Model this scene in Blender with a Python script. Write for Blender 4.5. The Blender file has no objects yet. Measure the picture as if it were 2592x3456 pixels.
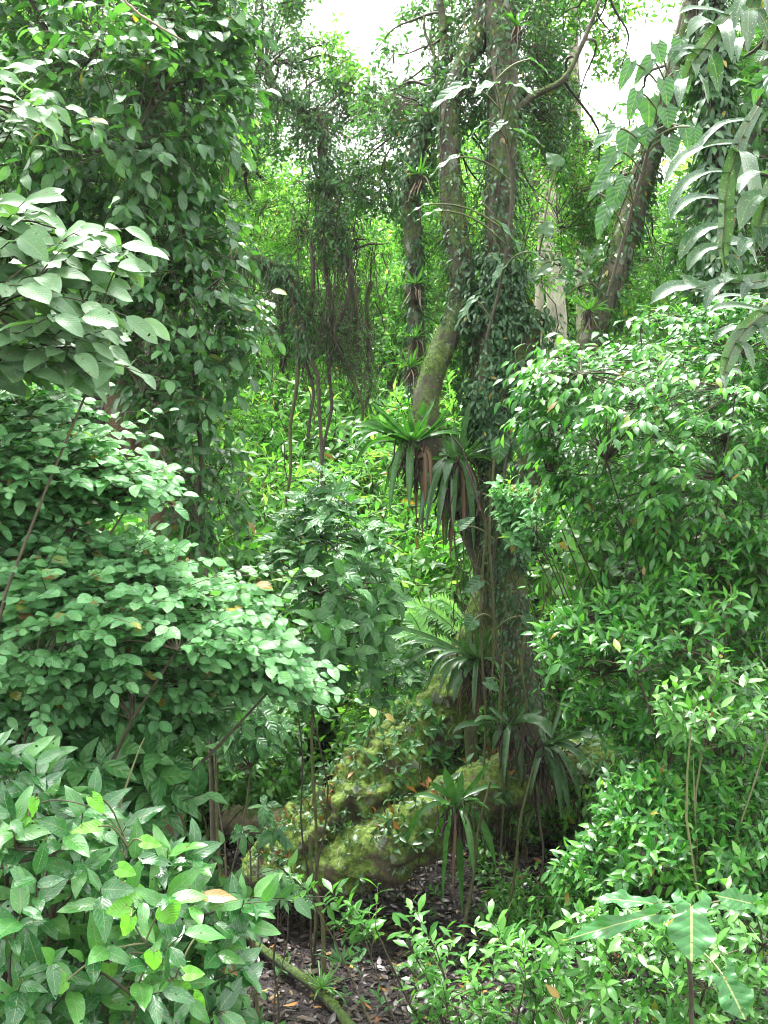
import bpy, math, random
import numpy as np
from mathutils import Vector, noise as mnoise

# ------------------------------------------------------------------ camera, sky, sun, exposure
SC = bpy.context.scene
C = SC.collection
F = 3391.0            # focal length in pixels of the 2592x3456 photograph
CZ = 4.1              # camera height
cam = bpy.data.cameras.new('camera'); camo = bpy.data.objects.new('camera', cam); C.objects.link(camo)
cam.sensor_fit = 'VERTICAL'; cam.sensor_height = 24.0; cam.lens = 24.0 * F / 3456.0
cam.clip_start = 0.05; cam.clip_end = 2000
camo.location = (0, 0, CZ); camo.rotation_euler = (math.radians(90), 0, 0)
SC.camera = camo

world = bpy.data.worlds.new('World'); SC.world = world; world.use_nodes = True
wn = world.node_tree.nodes; wl = world.node_tree.links
bg = wn['Background']; bg.inputs['Strength'].default_value = 0.15
sky = wn.new('ShaderNodeTexSky'); sky.sky_type = 'NISHITA'; sky.sun_disc = False
SUN_EL, SUN_ROT = math.radians(70), math.radians(-25)
sky.sun_elevation = SUN_EL; sky.sun_rotation = SUN_ROT
sky.air_density = 1.0; sky.dust_density = 4.0; sky.ozone_density = 1.0
hs = wn.new('ShaderNodeHueSaturation'); hs.inputs['Saturation'].default_value = 0.08
hs.inputs['Value'].default_value = 1.0
wl.new(sky.outputs[0], hs.inputs['Color']); wl.new(hs.outputs[0], bg.inputs['Color'])

sl = bpy.data.lights.new('sun', 'SUN'); sl.energy = 1.5; sl.angle = math.radians(20); sl.color = (1, .97, .92)
so = bpy.data.objects.new('sun', sl); C.objects.link(so)
sd = Vector((math.sin(SUN_ROT) * math.cos(SUN_EL), math.cos(SUN_ROT) * math.cos(SUN_EL), math.sin(SUN_EL)))
so.rotation_euler = sd.to_track_quat('Z', 'Y').to_euler()
so.location = (0, 0, 40)

SC.view_settings.view_transform = 'Standard'; SC.view_settings.look = 'None'
SC.view_settings.exposure = 2.85; SC.view_settings.gamma = 1.0
SC.render.engine = 'CYCLES'
cy = SC.cycles
cy.use_denoising = True; cy.filter_width = 1.05
cy.max_bounces = 7; cy.diffuse_bounces = 3; cy.glossy_bounces = 2; cy.transmission_bounces = 4
cy.transparent_max_bounces = 4; cy.caustics_reflective = False; cy.caustics_refractive = False

R = np.random.default_rng(11)
random.seed(11)

# ------------------------------------------------------------------ helpers
def W(px, py, Y):
    return np.array([(px - 1296.0) / F * Y, Y, CZ + (1728.0 - py) / F * Y])

def PX(p, Y):
    return p / F * Y

def norm(a):
    return a / np.maximum(np.linalg.norm(a, axis=-1, keepdims=True), 1e-9)

UP = np.array([0, 0, 1.0])

def mesh_quads(name, V, Q, UV=None, mats=(), mi=None, smooth=True):
    V = np.ascontiguousarray(V, np.float32).reshape(-1, 3); Q = np.ascontiguousarray(Q, np.int32).reshape(-1, 4)
    me = bpy.data.meshes.new(name)
    me.vertices.add(len(V)); me.vertices.foreach_set('co', V.ravel())
    me.loops.add(len(Q) * 4); me.loops.foreach_set('vertex_index', Q.ravel())
    me.polygons.add(len(Q)); me.polygons.foreach_set('loop_start', np.arange(0, len(Q) * 4, 4, dtype=np.int32))
    if UV is not None:
        uvl = me.uv_layers.new(name='UVMap')
        uvl.data.foreach_set('uv', np.ascontiguousarray(UV, np.float32)[Q.ravel()].ravel())
    for m in mats: me.materials.append(m)
    if mi is not None: me.polygons.foreach_set('material_index', np.ascontiguousarray(mi, np.int32))
    me.update(calc_edges=True)
    me.polygons.foreach_set('use_smooth', np.full(len(Q), smooth, dtype=bool))
    return me

def join(parts):
    """parts: list of (V, Q, UV)"""
    Vs, Qs, Us, o = [], [], [], 0
    for V, Q, U in parts:
        V = V.reshape(-1, 3)
        Vs.append(V); Qs.append(Q.reshape(-1, 4) + o); Us.append(U.reshape(-1, 2)); o += len(V)
    return np.concatenate(Vs), np.concatenate(Qs), np.concatenate(Us)

def profile(kind, v):
    if kind == 'ovate':   w = np.sin(np.pi * np.clip(v, 0, 1) ** 0.78) ** 0.85 * (1 - 0.12 * v)
    elif kind == 'ellip': w = np.sin(np.pi * v ** 0.9) ** 0.68 * (1 - 0.35 * np.clip(v * 6 - 5.2, 0, 1))
    elif kind == 'lance': w = np.sin(np.pi * v ** 0.85) ** 1.15
    elif kind == 'obov':  w = np.sin(np.pi * v ** 1.35) ** 0.95
    elif kind == 'strap': w = np.minimum(1, (1 - v) * 3.2) ** 0.7 * (0.55 + 0.45 * np.minimum(1, v * 3))
    elif kind == 'round': w = np.sin(np.pi * v ** 0.85) ** 0.6
    else: w = np.sin(np.pi * v)
    return np.maximum(w, 0.03)

def template(kind, rows, half):
    v = np.linspace(0, 1, rows + 1)
    xs = np.linspace(-1, 1, 2 * half + 1)
    nc = len(xs)
    vv = np.repeat(v, nc); xx = np.tile(xs, rows + 1)
    pr = profile(kind, vv)
    q = []
    for r in range(rows):
        for c in range(nc - 1):
            a = r * nc + c; q.append((a, a + 1, a + nc + 1, a + nc))
    uv = np.stack([xx * 0.5 + 0.5, vv], 1)
    return vv, xx, pr, np.array(q), uv

def leaves(kind, rows, half, pos, d, n, L, Wd, droop=0.3, fold=0.25, wave=0.03):
    vv, xx, pr, q, uv = template(kind, rows, half)
    N = len(pos)
    L = np.broadcast_to(L, (N,))[:, None, None]; Wd = np.broadcast_to(Wd, (N,))[:, None, None]
    droop = np.broadcast_to(droop, (N,))[:, None, None]; fold = np.broadcast_to(fold, (N,))[:, None, None]
    d = norm(d); side = norm(np.cross(d, n)); n = np.cross(side, d)
    d = d[:, None, :]; n = n[:, None, :]; side = side[:, None, :]
    v = vv[None, :, None]; x = xx[None, :, None]; p = pr[None, :, None]
    ph = R.uniform(0, 6.28, (N, 1, 1)); wv = wave * L * np.sin(v * 11 + ph + x * 1.5) * np.abs(x)
    along = v * (1 - (droop * v) ** 2 / 6); z = -droop * v * v * 0.5
    P = pos[:, None, :] + side * (x * p * Wd * 0.5) + d * (along * L) + n * (z * L + fold * np.abs(x) * p * Wd * 0.5 + wv)
    nv = len(vv)
    Q = q[None] + (np.arange(N) * nv)[:, None, None]
    return P.reshape(-1, 3), Q.reshape(-1, 4), np.tile(uv, (N, 1))

def tubes(paths, radii, m=4):
    S, K, _ = paths.shape
    t = norm(np.gradient(paths, axis=1))
    ref = np.where(np.abs(t[..., 2:3]) > 0.9, np.array([1.0, 0, 0]), np.array([0, 0, 1.0]))
    ref = np.where(np.abs(t[:, :1, 2:3]) > 0.75, np.array([1.0, 0.1, 0]), np.array([0, 0, 1.0])) * np.ones_like(t)
    a = norm(np.cross(t, ref)); b = np.cross(t, a)
    ang = np.linspace(0, 2 * np.pi, m, endpoint=False)
    ca, sa = np.cos(ang), np.sin(ang)
    P = paths[:, :, None, :] + radii[:, :, None, None] * (a[:, :, None, :] * ca[None, None, :, None] + b[:, :, None, :] * sa[None, None, :, None])
    k = np.arange(K - 1)[:, None]; j = np.arange(m)[None, :]
    q = np.stack([k * m + j, k * m + (j + 1) % m, (k + 1) * m + (j + 1) % m, (k + 1) * m + j], -1).reshape(-1, 4)
    Q = q[None] + (np.arange(S) * K * m)[:, None, None]
    uv = np.stack(np.broadcast_arrays((np.arange(m) / m)[None, None, :], (np.arange(K) / (K - 1))[None, :, None], ), -1)
    uv = np.broadcast_to(uv, (S, K, m, 2))
    return P.reshape(-1, 3), Q.reshape(-1, 4), uv.reshape(-1, 2)

def catmull(P, R_, n):
    P = np.asarray(P, float); R_ = np.asarray(R_, float)
    A = np.concatenate([P, R_[:, None]], 1)
    A = np.vstack([2 * A[0] - A[1], A, 2 * A[-1] - A[-2]])
    m = len(A) - 3
    out = []
    for t in np.linspace(0, m - 1e-6, n):
        i = int(t); f = t - i
        p0, p1, p2, p3 = A[i:i + 4]
        out.append(0.5 * ((2 * p1) + (-p0 + p2) * f + (2 * p0 - 5 * p1 + 4 * p2 - p3) * f * f + (-p0 + 3 * p1 - 3 * p2 + p3) * f ** 3))
    out = np.array(out)
    return out[:, :3], np.maximum(out[:, 3], 0.002)

def empty(name, loc, label=None, cat=None, group=None):
    o = bpy.data.objects.new(name, None); C.objects.link(o); o.location = loc
    o.empty_display_size = 0.1
    if label: o['label'] = label
    if cat: o['category'] = cat
    if group: o['group'] = group
    return o

def part(name, parent, V, Q, UV, mats, mi=None, origin=None, label=None):
    if origin is not None: V = V - np.asarray(origin)
    me = mesh_quads(name, V, Q, UV, mats if isinstance(mats, (list, tuple)) else [mats], mi)
    o = bpy.data.objects.new(name, me); C.objects.link(o)
    if parent is not None: o.parent = parent
    if label: o['label'] = label
    return o

def tagged(o, label, cat, group=None, kind=None):
    o['label'] = label; o['category'] = cat
    if group: o['group'] = group
    if kind: o['kind'] = kind
    return o

def copy_thing(root, loc, rz, s, label=None):
    r = root.copy(); C.objects.link(r); r.location = loc; r.rotation_euler = (0, 0, rz); r.scale = (s if hasattr(s, '__len__') else (s, s, s))
    if label: r['label'] = label
    for ch in list(root.children):
        c = ch.copy(); C.objects.link(c); c.parent = r
    return r

# ------------------------------------------------------------------ materials
def srgb(r, g, b):
    f = lambda c: (c / 12.92 if c <= 0.04045 else ((c + 0.055) / 1.055) ** 2.4)
    return (f(r / 255), f(g / 255), f(b / 255), 1)

def ramp(nt, stops, interp='LINEAR'):
    n = nt.nodes.new('ShaderNodeValToRGB'); cr = n.color_ramp; cr.interpolation = interp
    while len(cr.elements) < len(stops): cr.elements.new(0.5)
    for e, (p, c) in zip(cr.elements, stops):
        e.position = p; e.color = c if len(c) == 4 else (*c, 1)
    return n

def mathn(nt, op, a, b=None, c=None):
    n = nt.nodes.new('ShaderNodeMath'); n.operation = op
    for i, v in enumerate((a, b, c)):
        if v is None: continue
        if isinstance(v, (int, float)): n.inputs[i].default_value = v
        else: nt.links.new(v, n.inputs[i])
    return n.outputs[0]

def mixc(nt, fac, a, b, mode='MIX'):
    n = nt.nodes.new('ShaderNodeMix'); n.data_type = 'RGBA'; n.blend_type = mode
    for sock, v in ((n.inputs[0], fac), (n.inputs[6], a), (n.inputs[7], b)):
        if isinstance(v, (int, float)): sock.default_value = v
        elif isinstance(v, tuple): sock.default_value = v if len(v) == 4 else (*v, 1)
        else: nt.links.new(v, sock)
    return n.outputs[2]

def leafmat(name, cols, rough=0.38, trans=0.3, tcol=None, vein=0.0, veins=9, spots=0.0, back=0.25, spec=0.5, midrib=0.35, yellow=0.012, holes=False):
    m = bpy.data.materials.new(name); m.use_nodes = True; nt = m.node_tree; ns = nt.nodes; ls = nt.links
    for n in list(ns): ns.remove(n)
    out = ns.new('ShaderNodeOutputMaterial')
    geo = ns.new('ShaderNodeNewGeometry'); uv = ns.new('ShaderNodeUVMap')
    if cols[0][1] > cols[0][0] * 1.3: cols = [(c[0] * 1.08, c[1] * 1.12, c[2] * (0.95 if name[:5] in ('quilt', 'dull_', 'under', 'lobed', 'large', 'torn_', 'heart') else 0.72)) for c in cols]
    k = len(cols)
    stops = [(i / (k - 1) * (1 - 2 * yellow), c) for i, c in enumerate(cols)]
    if yellow > 0: stops += [(1 - yellow * 1.4, (0.28, 0.24, 0.03)), (1.0, (0.2, 0.10, 0.03))]
    cr = ramp(nt, stops); ls.new(geo.outputs['Random Per Island'], cr.inputs[0])
    col = cr.outputs[0]
    # blotchy variation inside the leaf
    tc = ns.new('ShaderNodeTexCoord')
    nz = ns.new('ShaderNodeTexNoise'); nz.inputs['Scale'].default_value = 14; nz.inputs['Detail'].default_value = 3
    ls.new(tc.outputs['Object'], nz.inputs['Vector'])
    v1 = mathn(nt, 'MULTIPLY_ADD', nz.outputs[0], 0.5, 0.75)
    hsv = ns.new('ShaderNodeHueSaturation'); ls.new(col, hsv.inputs['Color']); ls.new(v1, hsv.inputs['Value'])
    col = hsv.outputs[0]
    sep = ns.new('ShaderNodeSeparateXYZ'); ls.new(uv.outputs[0], sep.inputs[0])
    ax = mathn(nt, 'ABSOLUTE', mathn(nt, 'SUBTRACT', sep.outputs[0], 0.5))
    bumpn = None
    if midrib > 0:
        mr = mathn(nt, 'LESS_THAN', ax, 0.022)
        col = mixc(nt, mathn(nt, 'MULTIPLY', mr, midrib), col, (0.30, 0.36, 0.14))
    if vein > 0:
        ph = mathn(nt, 'MULTIPLY', mathn(nt, 'SUBTRACT', sep.outputs[1], mathn(nt, 'MULTIPLY', ax, 0.55)), veins * 6.283)
        wv = mathn(nt, 'SINE', ph)
        sharp = mathn(nt, 'POWER', mathn(nt, 'ABSOLUTE', mathn(nt, 'SINE', mathn(nt, 'MULTIPLY', ph, 0.5))), 0.45)
        bu = ns.new('ShaderNodeBump'); bu.inputs['Strength'].default_value = vein; bu.inputs['Distance'].default_value = 0.02
        ls.new(sharp, bu.inputs['Height']); bumpn = bu.outputs[0]
        col = mixc(nt, mathn(nt, 'MULTIPLY', mathn(nt, 'SUBTRACT', 1.0, sharp), 0.10), col, (0.20, 0.30, 0.10))
    if spots > 0:
        vo = ns.new('ShaderNodeTexNoise'); vo.inputs['Scale'].default_value = 160; vo.inputs['Detail'].default_value = 2
        ls.new(tc.outputs['Object'], vo.inputs['Vector'])
        sp = ramp(nt, [(0.62, (0, 0, 0)), (0.70, (1, 1, 1))]); ls.new(vo.outputs[0], sp.inputs[0])
        col = mixc(nt, mathn(nt, 'MULTIPLY', sp.outputs[0], spots), col, (0.42, 0.48, 0.34))
        bl = ns.new('ShaderNodeTexNoise'); bl.inputs['Scale'].default_value = 38; bl.inputs['Detail'].default_value = 4
        ls.new(tc.outputs['Object'], bl.inputs['Vector'])
        br = ramp(nt, [(0.67, (0, 0, 0)), (0.70, (1, 1, 1))]); ls.new(bl.outputs[0], br.inputs[0])
        col = mixc(nt, mathn(nt, 'MULTIPLY', br.outputs[0], 0.8), col, (0.13, 0.085, 0.025))
    colf = mixc(nt, mathn(nt, 'MULTIPLY', geo.outputs['Backfacing'], back), col, (0.13, 0.22, 0.09))
    p = ns.new('ShaderNodeBsdfPrincipled')
    ls.new(colf, p.inputs['Base Color'])
    rr = ns.new('ShaderNodeMapRange'); ls.new(nz.outputs[0], rr.inputs[0])
    rr.inputs[1].default_value = 0.3; rr.inputs[2].default_value = 0.7
    rr.inputs[3].default_value = max(0.08, rough - 0.12); rr.inputs[4].default_value = min(1, rough + 0.15)
    ls.new(rr.outputs[0], p.inputs['Roughness'])
    p.inputs['Specular IOR Level'].default_value = spec
    if bumpn: ls.new(bumpn, p.inputs['Normal'])
    tr = ns.new('ShaderNodeBsdfTranslucent')
    tc2 = mixc(nt, 1.0, col, tcol or (2.1, 2.6, 0.8), 'MULTIPLY')
    ls.new(tc2, tr.inputs['Color'])
    mx = ns.new('ShaderNodeMixShader'); mx.inputs[0].default_value = trans
    ls.new(p.outputs[0], mx.inputs[1]); ls.new(tr.outputs[0], mx.inputs[2])
    fin = mx.outputs[0]
    if holes:   # insect holes
        hn = ns.new('ShaderNodeTexNoise'); hn.inputs['Scale'].default_value = 30; hn.inputs['Detail'].default_value = 1
        mpp = ns.new('ShaderNodeMapping'); mpp.inputs['Location'].default_value = (3, 9, 5); ls.new(tc.outputs['Object'], mpp.inputs[0]); ls.new(mpp.outputs[0], hn.inputs['Vector'])
        tp = ns.new('ShaderNodeBsdfTransparent'); m2 = ns.new('ShaderNodeMixShader')
        ls.new(mathn(nt, 'GREATER_THAN', hn.outputs[0], 0.735), m2.inputs[0]); ls.new(fin, m2.inputs[1]); ls.new(tp.outputs[0], m2.inputs[2]); fin = m2.outputs[0]
    ls.new(fin, out.inputs[0])
    return m

def barkmat(name, c1, c2, moss=(0.07, 0.11, 0.02), mossamt=0.5, lichen=0.2, scale=9, rough=0.85, stretch=0.35, up=0.25, mossdark=None):
    m = bpy.data.materials.new(name); m.use_nodes = True; nt = m.node_tree; ns = nt.nodes; ls = nt.links
    p = ns['Principled BSDF']
    tc = ns.new('ShaderNodeTexCoord'); mp = ns.new('ShaderNodeMapping'); mp.inputs['Scale'].default_value = (1, 1, stretch)
    ls.new(tc.outputs['Object'], mp.inputs[0])
    n1 = ns.new('ShaderNodeTexNoise'); n1.inputs['Scale'].default_value = scale; n1.inputs['Detail'].default_value = 8; n1.inputs['Roughness'].default_value = 0.7
    ls.new(mp.outputs[0], n1.inputs['Vector'])
    r1 = ramp(nt, [(0.32, c1), (0.55, c2), (0.75, tuple(x * 1.6 for x in c2))]); ls.new(n1.outputs[0], r1.inputs[0])
    n2 = ns.new('ShaderNodeTexNoise'); n2.inputs['Scale'].default_value = 3.2; n2.inputs['Detail'].default_value = 7; n2.inputs['Roughness'].default_value = 0.72
    ls.new(tc.outputs['Object'], n2.inputs['Vector'])
    geo = ns.new('ShaderNodeNewGeometry'); sx = ns.new('ShaderNodeSeparateXYZ'); ls.new(geo.outputs['Normal'], sx.inputs[0])
    mf = mathn(nt, 'ADD', n2.outputs[0], mathn(nt, 'MULTIPLY', sx.outputs[2], up))
    r2 = ramp(nt, [(0.62 - 0.3 * mossamt, (0, 0, 0)), (0.72 - 0.3 * mossamt, (1, 1, 1))]); ls.new(mf, r2.inputs[0])
    n3 = ns.new('ShaderNodeTexNoise'); n3.inputs['Scale'].default_value = 26; n3.inputs['Detail'].default_value = 5
    ls.new(tc.outputs['Object'], n3.inputs['Vector'])
    md = mossdark or tuple(x * 0.35 for x in moss)
    mc = ramp(nt, [(0.3, md), (0.5, moss), (0.72, tuple(min(1, x * 1.7) for x in moss))]); ls.new(n3.outputs[0], mc.inputs[0])
    col = mixc(nt, r2.outputs[0], r1.outputs[0], mc.outputs[0])
    n4 = ns.new('ShaderNodeTexNoise'); n4.inputs['Scale'].default_value = 7; n4.inputs['Detail'].default_value = 6
    mp4 = ns.new('ShaderNodeMapping'); mp4.inputs['Location'].default_value = (4, 7, 2); ls.new(tc.outputs['Object'], mp4.inputs[0]); ls.new(mp4.outputs[0], n4.inputs['Vector'])
    r4 = ramp(nt, [(0.66 - 0.15 * lichen, (0, 0, 0)), (0.7 - 0.15 * lichen, (1, 1, 1))]); ls.new(n4.outputs[0], r4.inputs[0])
    col = mixc(nt, mathn(nt, 'MULTIPLY', r4.outputs[0], min(1, lichen * 2.2)), col, (0.22, 0.25, 0.18))
    ls.new(col, p.inputs['Base Color']); p.inputs['Roughness'].default_value = rough
    bu = ns.new('ShaderNodeBump'); bu.inputs['Strength'].default_value = 0.9; bu.inputs['Distance'].default_value = 0.03
    hh = mathn(nt, 'ADD', n1.outputs[0], mathn(nt, 'MULTIPLY', n3.outputs[0], 0.5)); ls.new(hh, bu.inputs['Height'])
    ls.new(bu.outputs[0], p.inputs['Normal'])
    return m

def plainmat(name, c1, c2, rough=0.7, scale=12, spec=0.5):
    m = bpy.data.materials.new(name); m.use_nodes = True; nt = m.node_tree; ns = nt.nodes; ls = nt.links
    p = ns['Principled BSDF']; tc = ns.new('ShaderNodeTexCoord')
    n1 = ns.new('ShaderNodeTexNoise'); n1.inputs['Scale'].default_value = scale; n1.inputs['Detail'].default_value = 6
    ls.new(tc.outputs['Object'], n1.inputs['Vector'])
    geo = ns.new('ShaderNodeNewGeometry')
    f = mathn(nt, 'ADD', mathn(nt, 'MULTIPLY', n1.outputs[0], 0.7), mathn(nt, 'MULTIPLY', geo.outputs['Random Per Island'], 0.4))
    r = ramp(nt, [(0.3, c1), (0.75, c2)]); ls.new(f, r.inputs[0]); ls.new(r.outputs[0], p.inputs['Base Color'])
    p.inputs['Roughness'].default_value = rough; p.inputs['Specular IOR Level'].default_value = spec
    bu = ns.new('ShaderNodeBump'); bu.inputs['Strength'].default_value = 0.5; bu.inputs['Distance'].default_value = 0.01
    ls.new(n1.outputs[0], bu.inputs['Height']); ls.new(bu.outputs[0], p.inputs['Normal'])
    return m

M = {}
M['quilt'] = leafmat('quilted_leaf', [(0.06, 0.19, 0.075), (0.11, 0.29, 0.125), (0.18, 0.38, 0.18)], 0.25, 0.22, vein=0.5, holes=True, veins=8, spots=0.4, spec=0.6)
M['glossy'] = leafmat('large_glossy_leaf', [(0.015, 0.08, 0.025), (0.035, 0.14, 0.04), (0.09, 0.25, 0.06)], 0.22, 0.2, vein=0.08, veins=8, holes=True, spots=0.3, yellow=0.006, spec=0.6)
M['greybroad'] = leafmat('dull_broad_leaf', [(0.07, 0.15, 0.08), (0.10, 0.19, 0.11), (0.13, 0.23, 0.13)], 0.45, 0.22, vein=0.12, veins=11, holes=True, spots=0.4, yellow=0)
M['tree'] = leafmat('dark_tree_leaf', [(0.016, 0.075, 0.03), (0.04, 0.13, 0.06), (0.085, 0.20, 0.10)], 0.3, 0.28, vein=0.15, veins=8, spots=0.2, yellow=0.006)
M['shrub'] = leafmat('small_shrub_leaf', [(0.012, 0.085, 0.018), (0.035, 0.16, 0.035), (0.11, 0.29, 0.06)], 0.3, 0.33, spots=0.15, yellow=0.006)
M['shrub2'] = leafmat('pale_shrub_leaf', [(0.025, 0.11, 0.03), (0.06, 0.18, 0.05), (0.11, 0.26, 0.08)], 0.3, 0.3, spots=0.2, yellow=0.006)
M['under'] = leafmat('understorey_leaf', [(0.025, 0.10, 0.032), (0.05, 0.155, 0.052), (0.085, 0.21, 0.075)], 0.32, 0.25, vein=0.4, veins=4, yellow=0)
M['far1'] = leafmat('sunlit_forest_leaf', [(0.04, 0.14, 0.045), (0.11, 0.27, 0.085), (0.22, 0.39, 0.15)], 0.3, 0.42, tcol=(2.2, 2.5, 1.0), midrib=0)  # haze and backlight put into the paler leaf colour
M['far3'] = leafmat('lime_forest_leaf', [(0.05, 0.15, 0.05), (0.11, 0.27, 0.10), (0.20, 0.37, 0.17)], 0.28, 0.4, tcol=(1.7, 2.1, 1.0), midrib=0)  # leaf colour brightened to stand in for daylight that the crowns block
M['far2'] = leafmat('deep_forest_leaf', [(0.025, 0.09, 0.03), (0.065, 0.18, 0.06), (0.13, 0.26, 0.10)], 0.3, 0.36, midrib=0)
M['ivy'] = leafmat('climber_leaf', [(0.018, 0.065, 0.03), (0.03, 0.10, 0.045), (0.05, 0.13, 0.055)], 0.42, 0.15, midrib=0.2, yellow=0.01)
M['brom'] = leafmat('strap_leaf', [(0.015, 0.075, 0.015), (0.028, 0.11, 0.022), (0.045, 0.15, 0.03)], 0.27, 0.2, midrib=0.15, yellow=0, spots=0.1)
M['bromdark'] = leafmat('dark_strap_leaf', [(0.015, 0.06, 0.022), (0.03, 0.09, 0.035), (0.05, 0.12, 0.05)], 0.3, 0.15, midrib=0.15, yellow=0, spots=0.2)
M['heart'] = leafmat('heart_leaf', [(0.03, 0.09, 0.045), (0.045, 0.12, 0.06), (0.06, 0.145, 0.075)], 0.4, 0.25, vein=0.4, veins=6, spots=0.2, yellow=0)
M['heartlight'] = leafmat('fresh_heart_leaf', [(0.08, 0.25, 0.05), (0.12, 0.33, 0.06), (0.16, 0.38, 0.08)], 0.35, 0.35, vein=0.25, veins=8, spots=0.1, yellow=0)
M['arrow'] = leafmat('arrow_leaf', [(0.03, 0.12, 0.055), (0.04, 0.15, 0.065), (0.05, 0.17, 0.075)], 0.25, 0.25, vein=0.14, veins=8, holes=True, midrib=0.9, spots=0.1, yellow=0)
M['lobed'] = leafmat('lobed_leaf', [(0.025, 0.07, 0.04), (0.05, 0.10, 0.06), (0.12, 0.17, 0.13)], 0.22, 0.2, midrib=0.4, holes=True, spots=0.55, yellow=0)
M['banana'] = leafmat('torn_leaf', [(0.26, 0.42, 0.28), (0.32, 0.48, 0.33), (0.36, 0.52, 0.37)], 0.3, 0.3, yellow=0, midrib=0.1)
M['lime'] = leafmat('lime_leaf', [(0.10, 0.30, 0.02), (0.16, 0.40, 0.03), (0.2, 0.45, 0.04)], 0.4, 0.45, yellow=0)
M['dead'] = leafmat('dead_leaf', [(0.05, 0.03, 0.02), (0.12, 0.07, 0.035), (0.2, 0.12, 0.06)], 0.6, 0.1, tcol=(1.3, 1.1, 0.8), yellow=0, back=0)
M['orange'] = leafmat('fallen_orange_leaf', [(0.16, 0.06, 0.02), (0.32, 0.13, 0.035), (0.45, 0.22, 0.06)], 0.5, 0.1, tcol=(1.3, 1.1, 0.8), yellow=0, back=0)
M['litter'] = leafmat('wet_litter_leaf', [(0.010, 0.008, 0.010), (0.035, 0.024, 0.02), (0.09, 0.062, 0.045)], 0.42, 0.02, tcol=(1, 1, 1), yellow=0.02, back=0)
M['mossblade'] = leafmat('moss_blade', [(0.03, 0.07, 0.008), (0.08, 0.155, 0.014), (0.15, 0.24, 0.035)], 0.7, 0.25, midrib=0, yellow=0.02)
M['twig'] = plainmat('twig_bark', (0.025, 0.02, 0.012), (0.10, 0.085, 0.05), 0.8, 20)
M['twiggreen'] = plainmat('green_twig', (0.06, 0.08, 0.03), (0.18, 0.19, 0.08), 0.6, 20)
M['bark'] = barkmat('mossy_bark', (0.022, 0.02, 0.013), (0.08, 0.07, 0.045), mossamt=0.5, lichen=0.3)
M['barkgrey'] = barkmat('grey_lichen_bark', (0.03, 0.026, 0.018), (0.12, 0.105, 0.07), mossamt=0.4, lichen=0.5)
M['barkred'] = barkmat('red_brown_bark', (0.035, 0.022, 0.013), (0.13, 0.085, 0.045), mossamt=0.3, lichen=0.35)
M['barkpale'] = barkmat('pale_bark', (0.22, 0.19, 0.14), (0.42, 0.38, 0.30), mossamt=0.05, lichen=0.3)
M['moss'] = barkmat('thick_moss', (0.035, 0.028, 0.015), (0.09, 0.075, 0.045), moss=(0.10, 0.16, 0.02), mossamt=0.66, lichen=0.4, scale=7, up=0.12)
M['log'] = barkmat('weathered_log', (0.14, 0.105, 0.07), (0.34, 0.27, 0.19), mossamt=-0.2, lichen=0.1, scale=7, stretch=1)
M['branchmoss'] = barkmat('dark_mossy_branch', (0.01, 0.012, 0.008), (0.03, 0.03, 0.02), moss=(0.05, 0.09, 0.015), mossamt=0.25, lichen=0.0, up=0.35)
M['vine'] = plainmat('vine_bark', (0.025, 0.02, 0.012), (0.10, 0.085, 0.055), 0.8, 15)
M['vinemoss'] = plainmat('mossy_vine', (0.03, 0.035, 0.012), (0.11, 0.12, 0.04), 0.85, 25)
M['root'] = plainmat('root_fibre', (0.02, 0.014, 0.01), (0.07, 0.05, 0.035), 0.9, 15)
M['paleroot'] = plainmat('pale_dead_fibre', (0.12, 0.09, 0.06), (0.32, 0.25, 0.17), 0.8, 15)

# ground
def groundmat():
    m = bpy.data.materials.new('wet_forest_mud'); m.use_nodes = True; nt = m.node_tree; ns = nt.nodes; ls = nt.links
    p = ns['Principled BSDF']; tc = ns.new('ShaderNodeTexCoord')
    n1 = ns.new('ShaderNodeTexNoise'); n1.inputs['Scale'].default_value = 9; n1.inputs['Detail'].default_value = 9; n1.inputs['Roughness'].default_value = 0.72
    n2 = ns.new('ShaderNodeTexNoise'); n2.inputs['Scale'].default_value = 0.8; n2.inputs['Detail'].default_value = 4
    n3 = ns.new('ShaderNodeTexVoronoi'); n3.inputs['Scale'].default_value = 22
    for n in (n1, n2, n3): ls.new(tc.outputs['Object'], n.inputs['Vector'])
    r = ramp(nt, [(0.3, (0.009, 0.007, 0.008)), (0.5, (0.024, 0.018, 0.018)), (0.7, (0.055, 0.042, 0.04))]); ls.new(n1.outputs[0], r.inputs[0])
    ls.new(r.outputs[0], p.inputs['Base Color'])
    rr = ramp(nt, [(0.45, (0.06, 0.06, 0.06)), (0.6, (0.34, 0.34, 0.34))]); ls.new(mathn(nt, 'MULTIPLY_ADD', n1.outputs[0], 0.5, mathn(nt, 'MULTIPLY', n2.outputs[0], 0.5)), rr.inputs[0])
    ls.new(rr.outputs[0], p.inputs['Roughness'])
    bu = ns.new('ShaderNodeBump'); bu.inputs['Strength'].default_value = 1; bu.inputs['Distance'].default_value = 0.05
    ls.new(mathn(nt, 'ADD', n1.outputs[0], mathn(nt, 'MULTIPLY', n3.outputs[0], 0.3)), bu.inputs['Height']); ls.new(bu.outputs[0], p.inputs['Normal'])
    return m

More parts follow.
